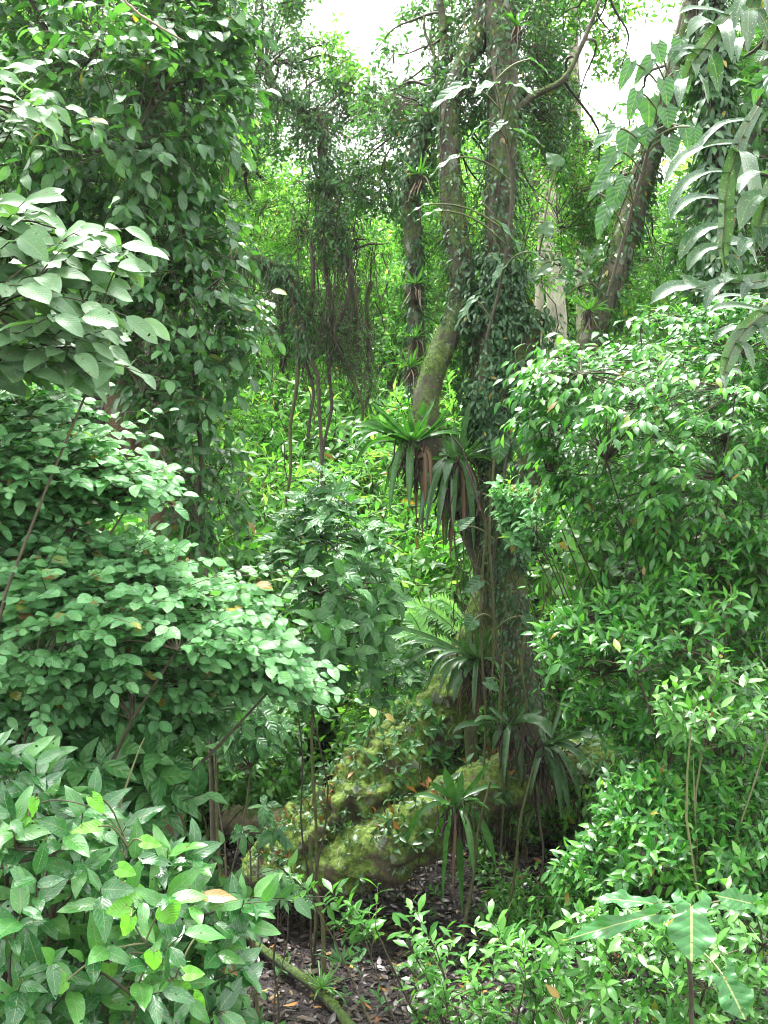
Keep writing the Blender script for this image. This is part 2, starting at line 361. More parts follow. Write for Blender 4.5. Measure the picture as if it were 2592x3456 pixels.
def gz(x, y):
    """ground height"""
    h = 0.10 * mnoise.noise(Vector((x * 0.55, y * 0.55, 1.3))) + 0.05 * mnoise.noise(Vector((x * 1.9, y * 1.9, 5)))
    # low bank below the mossy trunk
    h += 0.22 * math.exp(-((x - 0.3) / 2.6) ** 2 - ((y - 11.4) / 1.0) ** 2)
    # sides rise a little
    h += 0.25 * max(0, min(1, (x - 2.0) / 2.5)) + 0.3 * max(0, min(1, (-x - 2.2) / 2.5))
    h += 0.04 * max(0, y - 18)
    return h

def build_ground():
    xs = np.concatenate([np.linspace(-68, -14, 10)[:-1], np.linspace(-14, 14, 150), np.linspace(14, 68, 10)[1:]])
    ys = np.concatenate([np.linspace(-5.5, 2, 6)[:-1], np.linspace(2, 24, 130), np.linspace(24, 77, 18)[1:]])
    V = []
    for y in ys:
        for x in xs: V.append((x, y, gz(x, y)))
    nx, ny = len(xs), len(ys)
    i = np.arange(nx - 1)[None, :]; j = np.arange(ny - 1)[:, None]
    a = j * nx + i
    Q = np.stack([a, a + 1, a + nx + 1, a + nx], -1).reshape(-1, 4)
    V = np.array(V)
    o = part('ground', None, V, Q, V[:, :2] * 0.1, groundmat())
    o['kind'] = 'structure'; o['label'] = 'dark wet muddy forest floor'
build_ground()

# ------------------------------------------------------------------ generators
def inpoly(pts, poly):
    poly = np.asarray(poly, float); x, y = pts[:, 0], pts[:, 1]
    ins = np.zeros(len(pts), bool); j = len(poly) - 1
    for i in range(len(poly)):
        xi, yi = poly[i]; xj, yj = poly[j]
        c = ((yi > y) != (yj > y)) & (x < (xj - xi) * (y - yi) / (yj - yi + 1e-9) + xi)
        ins ^= c; j = i
    return ins

def edgedist(pts, poly):
    poly = np.asarray(poly, float); D = np.full(len(pts), 1e9)
    for i in range(len(poly)):
        a = poly[i]; b = poly[(i + 1) % len(poly)]; ab = b - a
        t = np.clip(((pts - a) @ ab) / (ab @ ab + 1e-9), 0, 1)
        D = np.minimum(D, np.linalg.norm(pts - (a + t[:, None] * ab), axis=1))
    return D

def fill(poly, Y, T, n, gap=0.0, gs=1.6):
    """n points inside an outline's own solid: at distance Y, up to T thick either way, rounded off at the rim"""
    poly = np.asarray(poly, float); lo, hi = poly.min(0), poly.max(0)
    out = []
    while len(out) < n:
        p = R.uniform(lo, hi, (n * 2, 2)); p = p[inpoly(p, poly)]
        if not len(p): continue
        D = edgedist(p, poly)
        th = np.minimum(T, D / F * Y * 1.6 + 0.06)
        y = Y + R.uniform(-1, 1, len(p)) * th
        for (a, b), yy in zip(p, y):
            q = W(a, b, yy)
            if gap and mnoise.noise(Vector(q * gs)) < gap - 0.6: continue
            out.append(q)
    return np.array(out[:n])

def spray(starts, dirs, lens, nl, LL, LW, mode='flat', sag=0.25, droop=0.4, fold=0.25, jit=0.25, rows=4, half=1, shape='ovate', t0=0.15, leafdown=0.15, sizev=0.38, wave=0.03, nb=(0, 0, 0)):
    S = len(starts)
    dirs = norm(dirs); lens = np.broadcast_to(lens, (S,)).astype(float)
    ts = np.linspace(t0, 1, nl)[None, :] * np.ones((S, 1)) + R.uniform(-0.04, 0.04, (S, nl)); ts[:, -1] = 1
    pos = starts[:, None] + dirs[:, None] * (lens[:, None] * ts)[..., None] - UP * (sag * lens[:, None] * ts ** 2)[..., None]
    tan = norm(dirs[:, None] - UP * (2 * sag * ts)[..., None])
    side = norm(np.cross(tan, UP + R.normal(0, 0.15, (S, 1, 3))))
    sg = np.where(np.arange(nl) % 2 == 0, 1.0, -1.0)[None, :, None]
    last = (np.arange(nl) == nl - 1)[None, :, None]
    rnd = R.normal(0, jit, (S, nl, 3))
    if mode == 'flat':
        d = np.where(last, tan, tan * 0.55 + side * sg * 0.9) - UP * leafdown + rnd * 0.6
        n = UP + rnd
    elif mode == 'whorl':
        phi = (np.arange(nl) * 2.4)[None, :] + R.uniform(0, 6.28, (S, 1))
        b = np.cross(side, tan)
        rad = side * np.cos(phi)[..., None] + b * np.sin(phi)[..., None]
        d = tan * (0.45 + 0.35 * ts[..., None]) + rad * 0.8 - UP * leafdown + rnd * 0.5
        n = tan * 0.8 + UP * 0.7 - rad * 0.2 + rnd
    else:  # pendant
        d = tan * 0.35 + side * sg * 0.45 - UP * (0.75 + leafdown) + rnd * 0.8
        n = dirs[:, None] * 0.8 + UP * 0.6 + rnd * 1.3
    n = n + np.asarray(nb, float)
    sz = R.uniform(1 - sizev, 1 + sizev, (S * nl))
    tw_t = np.linspace(0, 1, 5)[None, :] * np.ones((S, 1))
    path = starts[:, None] + dirs[:, None] * (lens[:, None] * tw_t)[..., None] - UP * (sag * lens[:, None] * tw_t ** 2)[..., None]
    Lf = leaves(shape, rows, half, pos.reshape(-1, 3), d.reshape(-1, 3), n.reshape(-1, 3), LL * sz, LW * sz * R.uniform(0.85, 1.15, S * nl),
                droop * R.uniform(0.3, 1.7, S * nl), fold, wave)
    return Lf, path

def make_plant(name, label, cat, base, starts, dirs, lens, nl, LL, LW, leafm, twigm, limbs=6, r0=0.03, twr=0.003, group=None, trunk=None, rise=0.5, attach=None, **kw):
    """a woody plant: base, limbs to spread targets, twigs to every spray, leaves on the sprays"""
    base = np.asarray(base, float)
    base = np.array([base[0], base[1], gz(base[0], base[1]) - 0.05])
    root = empty(name, base, label, cat, group)
    Lf, tw = spray(starts, dirs, lens, nl, LL, LW, **kw)
    part('foliage', root, *Lf, leafm, origin=base)
    parts = []
    rr = np.linspace(twr * 1.5, twr * 0.7, 5)[None].repeat(len(tw), 0)
    parts.append(tubes(tw, rr, 3))
    # limbs by farthest point sampling
    src = base if attach is None else np.asarray(attach, float)
    idx = [int(np.argmax(np.linalg.norm(starts - src.reshape(-1, 3).mean(0), axis=1)))]
    D = np.linalg.norm(starts - starts[idx[0]], axis=1)
    for _ in range(limbs - 1):
        i = int(np.argmax(D)); idx.append(i); D = np.minimum(D, np.linalg.norm(starts - starts[i], axis=1))
    K = 12; t = np.linspace(0, 1, K)[None, :, None]
    tg = starts[idx]
    if attach is None: sb = base[None].repeat(limbs, 0) + R.normal(0, r0 * 0.8, (limbs, 3)) * np.array([1, 1, 0])
    else:
        A = src.reshape(-1, 3); sb = A[[int(np.argmin(np.linalg.norm(A - q, axis=1))) for q in tg]]
    H = np.linalg.norm(tg - sb, axis=1)[:, None]
    c1 = sb + UP * H * rise * 0.7 * (1 if attach is None else 0.3)
    P = (1 - t) ** 2 * sb[:, None] + 2 * (1 - t) * t * c1[:, None] + t ** 2 * tg[:, None]
    P = P + np.sin(t * np.pi) * (np.sin(t * 9 + R.uniform(0, 6, (limbs, 1, 3))) * H[:, None] * 0.025)
    rad = (r0 * (1 - t[..., 0]) ** 0.8 + twr * 2) * R.uniform(0.7, 1.1, (limbs, 1))
    parts.append(tubes(P, rad, 6))
    # connectors
    LP = P[:, 2:].reshape(-1, 3)
    near = np.empty(len(starts), int)
    for i in range(0, len(starts), 500):
        s = starts[i:i + 500]; dd = np.linalg.norm(s[:, None] - LP[None], axis=2) + 0.4 * np.maximum(0, LP[None, :, 2] - s[:, None, 2])
        near[i:i + 500] = np.argmin(dd, 1)
    a = LP[near]; tt = np.linspace(0, 1, 5)[None, :, None]; dist = np.linalg.norm(starts - a, axis=1)[:, None, None]
    cp = a[:, None] * (1 - tt) + starts[:, None] * tt + np.sin(tt * np.pi) * (UP * 0.06 + R.normal(0, 0.04, (len(starts), 1, 3))) * dist
    cr = (twr * 2.4 * (1 - tt[..., 0]) + twr * 1.5 * tt[..., 0]) * np.ones((len(starts), 1))
    parts.append(tubes(cp, cr, 3))
    V, Q, U = join(parts)
    part('branches', root, V, Q, U, twigm, origin=base)
    return root

def out_dirs(starts, centre, up=0.4, out=1.0, jit=0.5, bias=(0, 0, 0)):
    return norm(norm(starts - np.asarray(centre)) * out + UP * up + R.normal(0, jit, starts.shape) + np.asarray(bias))

def displaced_tube(path, rad, m, amp, freq, seed=0, ellipse=1.0, ridge=0.0):
    V, Q, U = tubes(path[None], rad[None], m)
    K = len(path); V = V.reshape(K, m, 3)
    for k in range(K):
        for j in range(m):
            d = V[k, j] - path[k]; r = rad[k]
            p = Vector(V[k, j] * freq) + Vector((seed, seed * 2.1, 0))
            h = mnoise.noise(p) + 0.5 * mnoise.noise(p * 2.3) + 0.25 * mnoise.noise(p * 5.1)
            if amp > 0.2: h += 0.16 * mnoise.noise(p * 9.7) + 0.10 * mnoise.noise(p * 19.0)
            if ridge: h += ridge * (abs(mnoise.noise(p * 1.3)) * -2 + 0.5)
            V[k, j] = path[k] + d * (1 + amp * h)
    return V.reshape(-1, 3), Q, U

def pxpath(pts, n):
    P = [W(a, b, y) for a, b, y, r in pts]; r = [PX(r, y) for a, b, y, r in pts]
    return catmull(P, r, n)

def clad(name, label, path, rad, n, LL, LW, mat, stand=0.06, group=None, t0=0, t1=1, shape='ovate', rows=3, cat='climber', down=0.8, thick=None):
    """small-leaved climber hugging a stem"""
    K = len(path); t = np.clip(R.uniform(t0, t1, n), 0, 1) * (K - 1.001)
    i = t.astype(int); f = (t - i)[:, None]
    c = path[i] * (1 - f) + path[i + 1] * f; r = rad[i] * (1 - f[:, 0]) + rad[i + 1] * f[:, 0]
    tan = norm(path[i + 1] - path[i])
    a = norm(np.cross(tan, np.array([0.3, 1, 0.1]))); b = np.cross(tan, a); ph = R.uniform(0, 6.283, n)[:, None]
    nn = a * np.cos(ph) + b * np.sin(ph)
    ex = R.uniform(0, 1, n) ** 1.5 * stand
    if thick is not None: ex = ex * np.interp(t / (K - 1), np.linspace(0, 1, len(thick)), thick)
    pos = c + nn * (r * 0.98 + ex)[:, None]
    keep = np.array([mnoise.noise(Vector(p * 3.1)) > -0.28 for p in pos]); pos, nn = pos[keep], nn[keep]; n = len(pos)
    d = nn * 0.55 - UP * down + R.normal(0, 0.45, (n, 3)); nrm = nn + UP * 0.5 + R.normal(0, 0.3, (n, 3))
    sz = R.uniform(0.7, 1.25, n)
    base = path[0]
    root = empty(name, base, label, cat, group)
    part('foliage', root, *leaves(shape, rows, 1, pos, d, nrm, LL * sz, LW * sz, 0.5, 0.3), mat, origin=base)
    # winding stems
    S = 3; tt = np.linspace(t0, t1, 40)
    ps, rs = [], []
    for s in range(S):
        idx = tt * (K - 1.001); i = idx.astype(int); f = (idx - i)[:, None]
        c = path[i] * (1 - f) + path[i + 1] * f; r = rad[i]
        tan = norm(path[i + 1] - path[i]); a = norm(np.cross(tan, np.array([0.3, 1, 0.1]))); b = np.cross(tan, a)
        ph = (s * 2.1 + tt * 7 * (1 if s % 2 else -1))[:, None]
        ps.append(c + (a * np.cos(ph) + b * np.sin(ph)) * (r * 1.04 + 0.006)[:, None]); rs.append(np.full(40, 0.007))
    part('stem', root, *tubes(np.array(ps), np.array(rs), 4), M['vine'], origin=base)
    return root

def ribbon(path, width, nrm, fold=0.3, tipw=None, kind='strap', cols=1):
    """one leaf blade along a path"""
    K = len(path); t = norm(np.gradient(path, axis=0)); side = norm(np.cross(t, nrm)); n = np.cross(side, t)
    v = np.linspace(0, 1, K); w = width * profile(kind, v) * 0.5
    xs = np.linspace(-1, 1, 2 * cols + 1)
    wob = np.sin(v * 17 + random.uniform(0, 6)) * 0.10
    V = path[:, None] + side[:, None] * (xs[None, :, None] * w[:, None, None]) + n[:, None] * (np.abs(xs)[None, :, None] * w[:, None, None] * (fold + wob[:, None, None]))
    nc = len(xs); k = np.arange(K - 1)[:, None]; j = np.arange(nc - 1)[None]
    a = k * nc + j; Q = np.stack([a, a + 1, a + nc + 1, a + nc], -1).reshape(-1, 4)
    U = np.stack(np.broadcast_arrays(xs[None, :] * .5 + .5, v[:, None]), -1).reshape(-1, 2)
    return V.reshape(-1, 3), Q, U

def arc(a, b, lift, K=12):
    """blade path from a to b: leaves a outward and upward, arches over and falls to b"""
    t = np.linspace(0, 1, K)[:, None]; L = np.linalg.norm(b - a)
    c = a + (b - a) * np.array([0.75, 0.75, 0.15]) + UP * L * lift
    return (1 - t) ** 2 * a + 2 * (1 - t) * t * c + t * t * b

def face_n(a, b):
    d = b - a; n = np.array([0, -0.6, 0.8]) + R.normal(0, 0.25, 3)
    return n

def bromeliad(name, label, cpx, Y, tips, wpx, mat, dead=(), lift=0.35, extra=10, rootsz=60, group=None, hang=8, reach=150, size=1.0):
    c = W(cpx[0], cpx[1], Y)
    root = empty(name, c, label, 'bromeliad', group)
    for tp in tips:
        w = tp[2] if len(tp) > 2 else wpx
        b = W(tp[0], tp[1], Y + R.uniform(-0.35, 0.15))
        a = c + R.normal(0, PX(8, Y), 3)
        P = arc(a, b, lift if tp[1] < cpx[1] + 120 else lift * 0.45)
        part('leaf', root, *ribbon(P, PX(w * 0.78, Y), face_n(a, b), 0.35), mat, origin=c)
    for k in range(extra):     # the rest of the rosette
        az = R.uniform(0, 6.283); el = R.uniform(-0.2, 1.2); L = PX(reach, Y) * R.uniform(0.6, 1.25)
        b = c + L * np.array([math.cos(az) * math.cos(el), math.sin(az) * math.cos(el), math.sin(el) - 0.1])
        P = arc(c, b, lift * 0.8)
        part('leaf', root, *ribbon(P, PX(wpx, Y) * R.uniform(.5, .8), np.array([0, 0, 1.0]) + R.normal(0, .2, 3), 0.35), mat, origin=c)
    for tp in dead:
        w = tp[2] if len(tp) > 2 else wpx
        a = c + np.array([PX((tp[0] - cpx[0]) * 0.6, Y), R.uniform(-0.1, 0.1), -PX(12, Y)]); b = W(tp[0], tp[1], Y + R.uniform(-0.2, 0.1))
        P = arc(a, b, R.uniform(0.0, 0.12)); P = P + (np.linspace(0, 1, len(P)) ** 2)[:, None] * np.array([R.normal(0, PX(22, Y)), 0, R.uniform(0, PX(60, Y))]); P += np.sin(np.linspace(0, 5, len(P)))[:, None] * np.array([1, 0, 0]) * PX(5, Y)
        part('dead_leaf', root, *ribbon(P, PX(w * 0.6, Y), np.array([R.normal(0, .6), -1, 0.1]), 0.9), M['dead'], origin=c)
    if rootsz:
        r = PX(rootsz, Y); S = 60
        st = c + R.normal(0, r * 0.35, (S, 3)) - UP * r * 0.3
        e = st + np.stack([R.normal(0, r * 0.3, S), R.normal(0, r * .3, S), -R.uniform(0.5, 1.9, S) * r], 1)
        t = np.linspace(0, 1, 6)[None, :, None]
        P = st[:, None] * (1 - t) + e[:, None] * t + R.normal(0, r * 0.05, (S, 6, 3))
        part('root_mass', root, *tubes(P, np.full((S, 6), r * 0.04), 4), M['root'], origin=c)
    return root

def heart_mesh(L, Wd, sinus=0.22, rows=22, shape='heart', curl=0.25, fold=0.2):
    """heart or arrow shaped blade, base at the origin, tip along +y, face up +z"""
    parts = []
    vs = np.linspace(-sinus, 1, rows + 1)
    for s in (-1, 1):
        V = []; U = []
        for v in vs:
            u = (v + sinus) / (1 + sinus)
            if shape == 'heart': w = math.sin(math.pi * min(1, u ** 0.62)) ** 0.75 if u > 0 else 0
            else: w = (0.75 + 0.25 * math.cos(u * 9)) * math.sin(math.pi * min(1, u ** 0.7)) ** 0.55 if u > 0 else 0
            w = max(w, 0.04)
            inner = 0.0 if v >= 0 else min(0.5, (-v / sinus)) * 0.8
            if u == 0: inner = 0.42; w = 0.46
            if inner > w: w = inner + 0.05
            for k in range(4):
                x = inner + (w - inner) * k / 3
                wav = (0.035 * math.sin(v * 13 + s) + (0.03 * math.sin(v * 24 + s * 2) if shape == 'arrow' else 0)) * (k / 3)
                V.append((s * x * Wd * 0.5, v * L, L * (-curl * max(0, v) ** 2 + fold * x * (Wd / L) * 0.5 + wav)))
                U.append((0.5 + s * x * 0.5, u))
        q = []
        for r in range(rows):
            for k in range(3):
                a = r * 4 + k; f = (a, a + 1, a + 5, a + 4)
                q.append(f if s > 0 else f[::-1])
        parts.append((np.array(V), np.array(q), np.array(U)))
    return join(parts)

def orient(V, pos, d, n):
    d = norm(np.asarray(d, float)); side = norm(np.cross(d, n)); n = np.cross(side, d)
    return pos + V[:, :1] * side + V[:, 1:2] * d + V[:, 2:3] * n

def big_leaf(root, origin, base_px, tip_px, Y, wpx, mat, shape='heart', dY=0.0, roll=0.0, petiole=None, label=None, sinus=0.22, facing=(0, -0.75, 0.65), curl=0.2, fold=.2):
    a = W(*base_px, Y); b = W(*tip_px, Y + dY); L = np.linalg.norm(b - a)
    V, Q, U = heart_mesh(L, PX(wpx, Y), sinus=sinus, shape=shape, curl=curl, fold=fold)
    n = np.array(facing) + np.array([roll, 0, 0]) + R.normal(0, 0.12, 3)
    V = orient(V, a, b - a, n)
    o = part('leaf', root, V, Q, U, mat, origin=origin, label=label)
    if petiole is not None:
        t = np.linspace(0, 1, 7)[:, None]; P = petiole * (1 - t) + a * t + UP * np.sin(t * np.pi) * np.linalg.norm(a - petiole) * 0.12
        pr = np.full((1, 7), max(0.0035, PX(3.5, Y)))
        part('petiole', root, *tubes(P[None], pr, 5), M['twiggreen'], origin=origin)
    return o

def liana(name, label, pts, mat, group=None, sides=6, n=40, wob=0.0, cat='vine'):
    P, r = pxpath(pts, n)
    if wob: P = P + np.stack([np.sin(np.linspace(0, 14, n) + R.uniform(0, 6)), np.cos(np.linspace(0, 11, n)), np.zeros(n)], 1) * wob
    V, Q, U = displaced_tube(P, r, sides, 0.25, 9 / max(0.02, r.mean() * 30), seed=R.uniform(0, 50))
    o = part(name, None, V, Q, U, mat, origin=P[0]); o.location = P[0]
    return tagged(o, label, cat, group)

#==SCENE==
# ------------------------------------------------------------------ the big leaning tree in the middle
TY = 10.5
tree = empty('mossy_tree', W(1150, 2950, TY), 'many-stemmed mossy tree leaning from a thick green trunk in the middle', 'tree')
TO = np.array(tree.location)
trunks = {}
def stem(name, pts, mat, n=60, m=24, amp=0.16, freq=3.0, ridge=0.0, parent=tree, key=None):
    P, r = pxpath(pts, n)
    o = part(name, parent, *displaced_tube(P, r, m, amp, freq, seed=len(trunks) * 7.3, ridge=ridge), mat, origin=np.array(parent.location))
    trunks[key or name + str(len(trunks))] = (P, r)
    return P, r
# thick mossy bole from lower left, rising to the right
bole = [(850, 3030, 10.0, 50), (910, 2950, 10.1, 95), (1010, 2880, 10.2, 120), (1120, 2810, 10.3, 140), (1230, 2710, 10.4, 150), (1330, 2600, 10.55, 138), (1410, 2490, 10.7, 112), (1490, 2390, 10.8, 88), (1570, 2280, 10.85, 76), (1625, 2140, 10.9, 66), (1660, 1980, 10.9, 58), (1680, 1850, 10.9, 55)]
stem('trunk', bole, M['moss'], n=220, m=96, amp=0.34, freq=3.4, ridge=0.45, key='bole')
# lower limb carrying litter and bromeliads towards the right
stem('trunk', [(1000, 2970, 10.0, 50), (1130, 2930, 9.9, 90), (1290, 2870, 9.85, 112), (1430, 2790, 9.9, 108), (1570, 2700, 10.05, 92), (1700, 2640, 10.3, 100), (1830, 2600, 10.6, 90), (1990, 2560, 10.9, 75), (2150, 2540, 11.2, 60)], M['moss'], n=180, m=72, amp=0.26, freq=3.6, ridge=0.3, key='low')
# upright stem
stem('trunk', [(1775, 2640, 10.4, 85), (1785, 2480, 10.4, 56), (1765, 2300, 10.4, 56), (1735, 2100, 10.4, 54), (1715, 1930, 10.4, 52), (1695, 1800, 10.4, 46), (1665, 1640, 10.5, 40), (1650, 1450, 10.6, 42), (1655, 1200, 10.7, 50), (1675, 950, 10.8, 50), (1690, 650, 10.8, 48), (1700, 300, 10.9, 50), (1665, -150, 11, 52)], M['barkgrey'], n=120, m=24, amp=0.14, freq=5, key='up')
# right limb
stem('limb', [(1705, 1900, 10.4, 46), (1755, 1680, 10.2, 46), (1820, 1500, 10.1, 48), (1900, 1350, 10.0, 42), (1985, 1150, 9.9, 38), (2065, 950, 9.8, 42), (2130, 740, 9.8, 44), (2200, 500, 9.7, 40), (2270, 280, 9.6, 36), (2370, -100, 9.5, 36)], M['barkgrey'], n=90, m=20, amp=0.14, freq=5, key='right')
# bowed mossy limb left of the upright
stem('limb', [(1650, 1950, 10.9, 50), (1600, 1760, 10.8, 54), (1520, 1600, 10.7, 60), (1450, 1480, 10.6, 50), (1440, 1340, 10.6, 44), (1490, 1180, 10.7, 42), (1555, 1030, 10.8, 42), (1560, 900, 10.8, 38), (1530, 720, 10.9, 38), (1515, 500, 11, 36), (1530, 300, 11, 34), (1610, 130, 11, 30), (1650, -100, 11, 26)], M['bark'], n=110, m=20, amp=0.18, freq=5, key='bow')
stem('limb', [(1490, 1480, 10.9, 32), (1420, 1340, 11.3, 30), (1400, 1100, 11.4, 28), (1400, 900, 11.4, 30), (1385, 700, 11.4, 30), (1390, 560, 11.4, 30), (1440, 420, 11.4, 24), (1475, 280, 11.4, 18), (1500, 120, 11.4, 14), (1480, -40, 11.4, 11), (1500, -200, 11.4, 9)], M['bark'], n=80, m=16, amp=0.2, freq=6, key='left')
stem('limb', [(1478, 300, 11.4, 9), (1465, 190, 11.4, 7), (1435, 110, 11.4, 5), (1432, 50, 11.4, 3)], M['bark'], n=24, m=8, amp=0.2, freq=6, key='tip')
stem('limb', [(1470, 290, 11.4, 16), (1560, 200, 11.3, 18), (1640, 150, 11.1, 20)], M['bark'], n=20, m=12, amp=0.2, freq=6, key='bridge')
stem('limb', [(1700, 420, 10.8, 12), (1790, 330, 10.8, 12), (1900, 270, 10.7, 10), (1960, 160, 10.7, 8), (2010, 40, 10.7, 6), (2060, -100, 10.7, 4)], M['bark'], n=50, m=12, amp=0.25, freq=6, key='hook')

stem('limb', [(1650, 1400, 10.6, 40), (1720, 1290, 10.6, 38), (1780, 1180, 10.6, 34), (1820, 1050, 10.6, 26)], M['bark'], n=24, m=12, amp=0.2, freq=6, key='stub')
# tufts of moss all over the bole
def tufts(name, parent, keys, n, LL, mat, t0=0, t1=1, stand=0.0, updir=0.3, topbias=0, shape='lance'):
    Vs = []
    for key in keys:
        P, r = trunks[key]; K = len(P)
        t = R.uniform(t0, t1, n) * (K - 1.001); i = t.astype(int); f = (t - i)[:, None]
        c = P[i] * (1 - f) + P[i + 1] * f; rr = (r[i] * (1 - f[:, 0]) + r[i + 1] * f[:, 0])[:, None]
        tan = norm(P[i + 1] - P[i]); a = norm(np.cross(tan, np.array([0.3, 1, 0.1]))); b = np.cross(tan, a); ph = R.uniform(0, 6.283, n)[:, None]
        nn = a * np.cos(ph) + b * np.sin(ph)
        k = (nn[:, 2] > topbias - 1.2) if not topbias else (nn[:, 2] > topbias)
        pos = c + nn * rr * R.uniform(0.95, 1.06, (n, 1)); pos, nn = pos[k], nn[k]
        kk = np.array([mnoise.noise(Vector(p * 4.1)) > -0.12 for p in pos]); pos, nn = pos[kk], nn[kk]
        m = len(pos); sz = R.uniform(0.5, 1.5, m)
        d = nn * 0.8 + R.normal(0, 0.5, (m, 3)) + UP * updir
        Vs.append(leaves(shape, 2, 1, pos, d, R.normal(0, 1, (m, 3)), LL * sz, LL * 0.4 * sz, 0.6, 0.2))
    return part(name, parent, *join(Vs), mat, origin=np.array(parent.location))
tufts('moss', tree, ['bole'], 13000, 0.02, M['mossblade'], 0, 0.75)
tufts('moss', tree, ['low'], 5500, 0.02, M['mossblade'], 0, 0.9)
tufts('moss', tree, ['bow', 'right', 'up'], 5000, 0.03, M['mossblade'], 0, 1)
# small herbs on the bole
def herbs(key, n, t0, t1, LL, mat, topb, name, label, cat='fern', kx=1.0):
    P, r = trunks[key]; K = len(P); t = R.uniform(t0, t1, n * 4) * (K - 1.001); i = t.astype(int)
    tan = norm(P[i + 1] - P[i]); a = norm(np.cross(tan, np.array([0.3, 1, 0.1]))); b = np.cross(tan, a); ph = R.uniform(0, 6.283, len(i))[:, None]
    nn = a * np.cos(ph) + b * np.sin(ph); k = (nn[:, 2] > topb) & (nn[:, 1] < 0.5)
    pos = (P[i] + nn * r[i][:, None] * 1.02)[k][:n]; nn = nn[k][:n]
    root = empty(name, pos[0], label, cat)
    Lf, tw = spray(pos, nn * 0.7 + UP * 0.35 + R.normal(0, .3, pos.shape), R.uniform(0.05, 0.16, len(pos)), 5, LL, LL * 0.42, mode='whorl', sag=0.25, rows=3, jit=0.4)
    part('foliage', root, *Lf, mat, origin=pos[0])
    part('creeping_stems', root, *tubes(tw, np.full(tw.shape[:2], 0.0025), 3), M['twiggreen'], origin=pos[0])
herbs('bole', 90, 0.12, 0.45, 0.065, M['ivy'], -0.2, 'creeping_herb', 'dark small-leaved creeping herb on the green mossy bole')
herbs('bole', 100, 0.05, 0.55, 0.05, M['bromdark'], -0.5, 'small_fern', 'tiny ferns and seedlings draped over the front of the mossy bole')
herbs('low', 45, 0.0, 0.5, 0.05, M['bromdark'], -0.5, 'small_fern', 'tiny ferns along the lower lip of the mossy bole')
herbs('bole', 60, 0.42, 0.62, 0.11, M['under'], -0.3, 'creeping_vine', 'round-leaved creeper hanging over the upper neck of the mossy bole', 'vine')
herbs('low', 60, 0.2, 0.9, 0.10, M['bromdark'], -0.2, 'creeping_fern', 'dark creeping fern along the low limb right of the mossy bole')
for key, n_, t0_, t1_, tb, lab in (('bole', 300, 0.1, 0.5, 0.25, 'orange dead leaves lying along the top of the mossy bole'), ('low', 460, 0.25, 0.75, 0.35, 'orange dead leaves and bark litter on top of the low limb')):
    o = tufts('leaf_litter', tree, [key], n_, 0.10, M['orange'], t0_, t1_, topbias=tb, shape='ovate')
    o.parent = None; o.location = tree.location; tagged(o, lab, 'leaf litter', kind='stuff')

# climbers on the stems
P, r = trunks['up']
clad('ivy_climber', 'dense dark small-leaved climber wrapped round the upright middle stem', P, r, 11000, 0.085, 0.032, M['ivy'], stand=0.24, t0=0.54, t1=0.77, thick=[.2] * 8 + [0.5, 1, 1, .9, .4, .3, .2], shape='lance')
clad('ivy_climber', 'thin climber on the top of the upright middle stem', P, r, 1700, 0.08, 0.03, M['ivy'], stand=0.13, t0=0.76, t1=1, shape='lance')
clad('ivy_climber', 'sparse small-leaved climber on the lower upright stem above the forest floor', P, r, 4200, 0.06, 0.026, M['ivy'], stand=0.07, t0=0.02, t1=0.54)
P, r = trunks['stub']
clad('ivy_climber', 'dark climber burying the short side stub right of the upright stem', P, r, 1500, 0.085, 0.032, M['ivy'], stand=0.22, t0=0.05, t1=1, shape='lance')
P, r = trunks['right']
clad('ivy_climber', 'patchy climber on the long limb leaning to the upper right', P, r, 1000, 0.08, 0.033, M['ivy'], stand=0.06, t0=0.3, t1=0.85)
clad('ivy_climber', 'dark leafy collar at the foot of the right-leaning limb', P, r, 500, 0.09, 0.045, M['ivy'], stand=0.1, t0=0.0, t1=0.3)
P, r = trunks['bow']
clad('ivy_climber', 'dark climber covering the bowed limb left of the upright stem', P, r, 1300, 0.075, 0.028, M['ivy'], stand=0.11, t0=0.45, t1=1, shape='lance')
P, r = trunks['left']
clad('ivy_climber', 'bushy dark climber on the thin left-hand stem under the sky gap', P, r, 2400, 0.085, 0.03, M['ivy'], stand=0.16, t0=0.05, t1=0.75, thick=[.5, .5, .3, 1, 1, .4, .2], shape='lance')

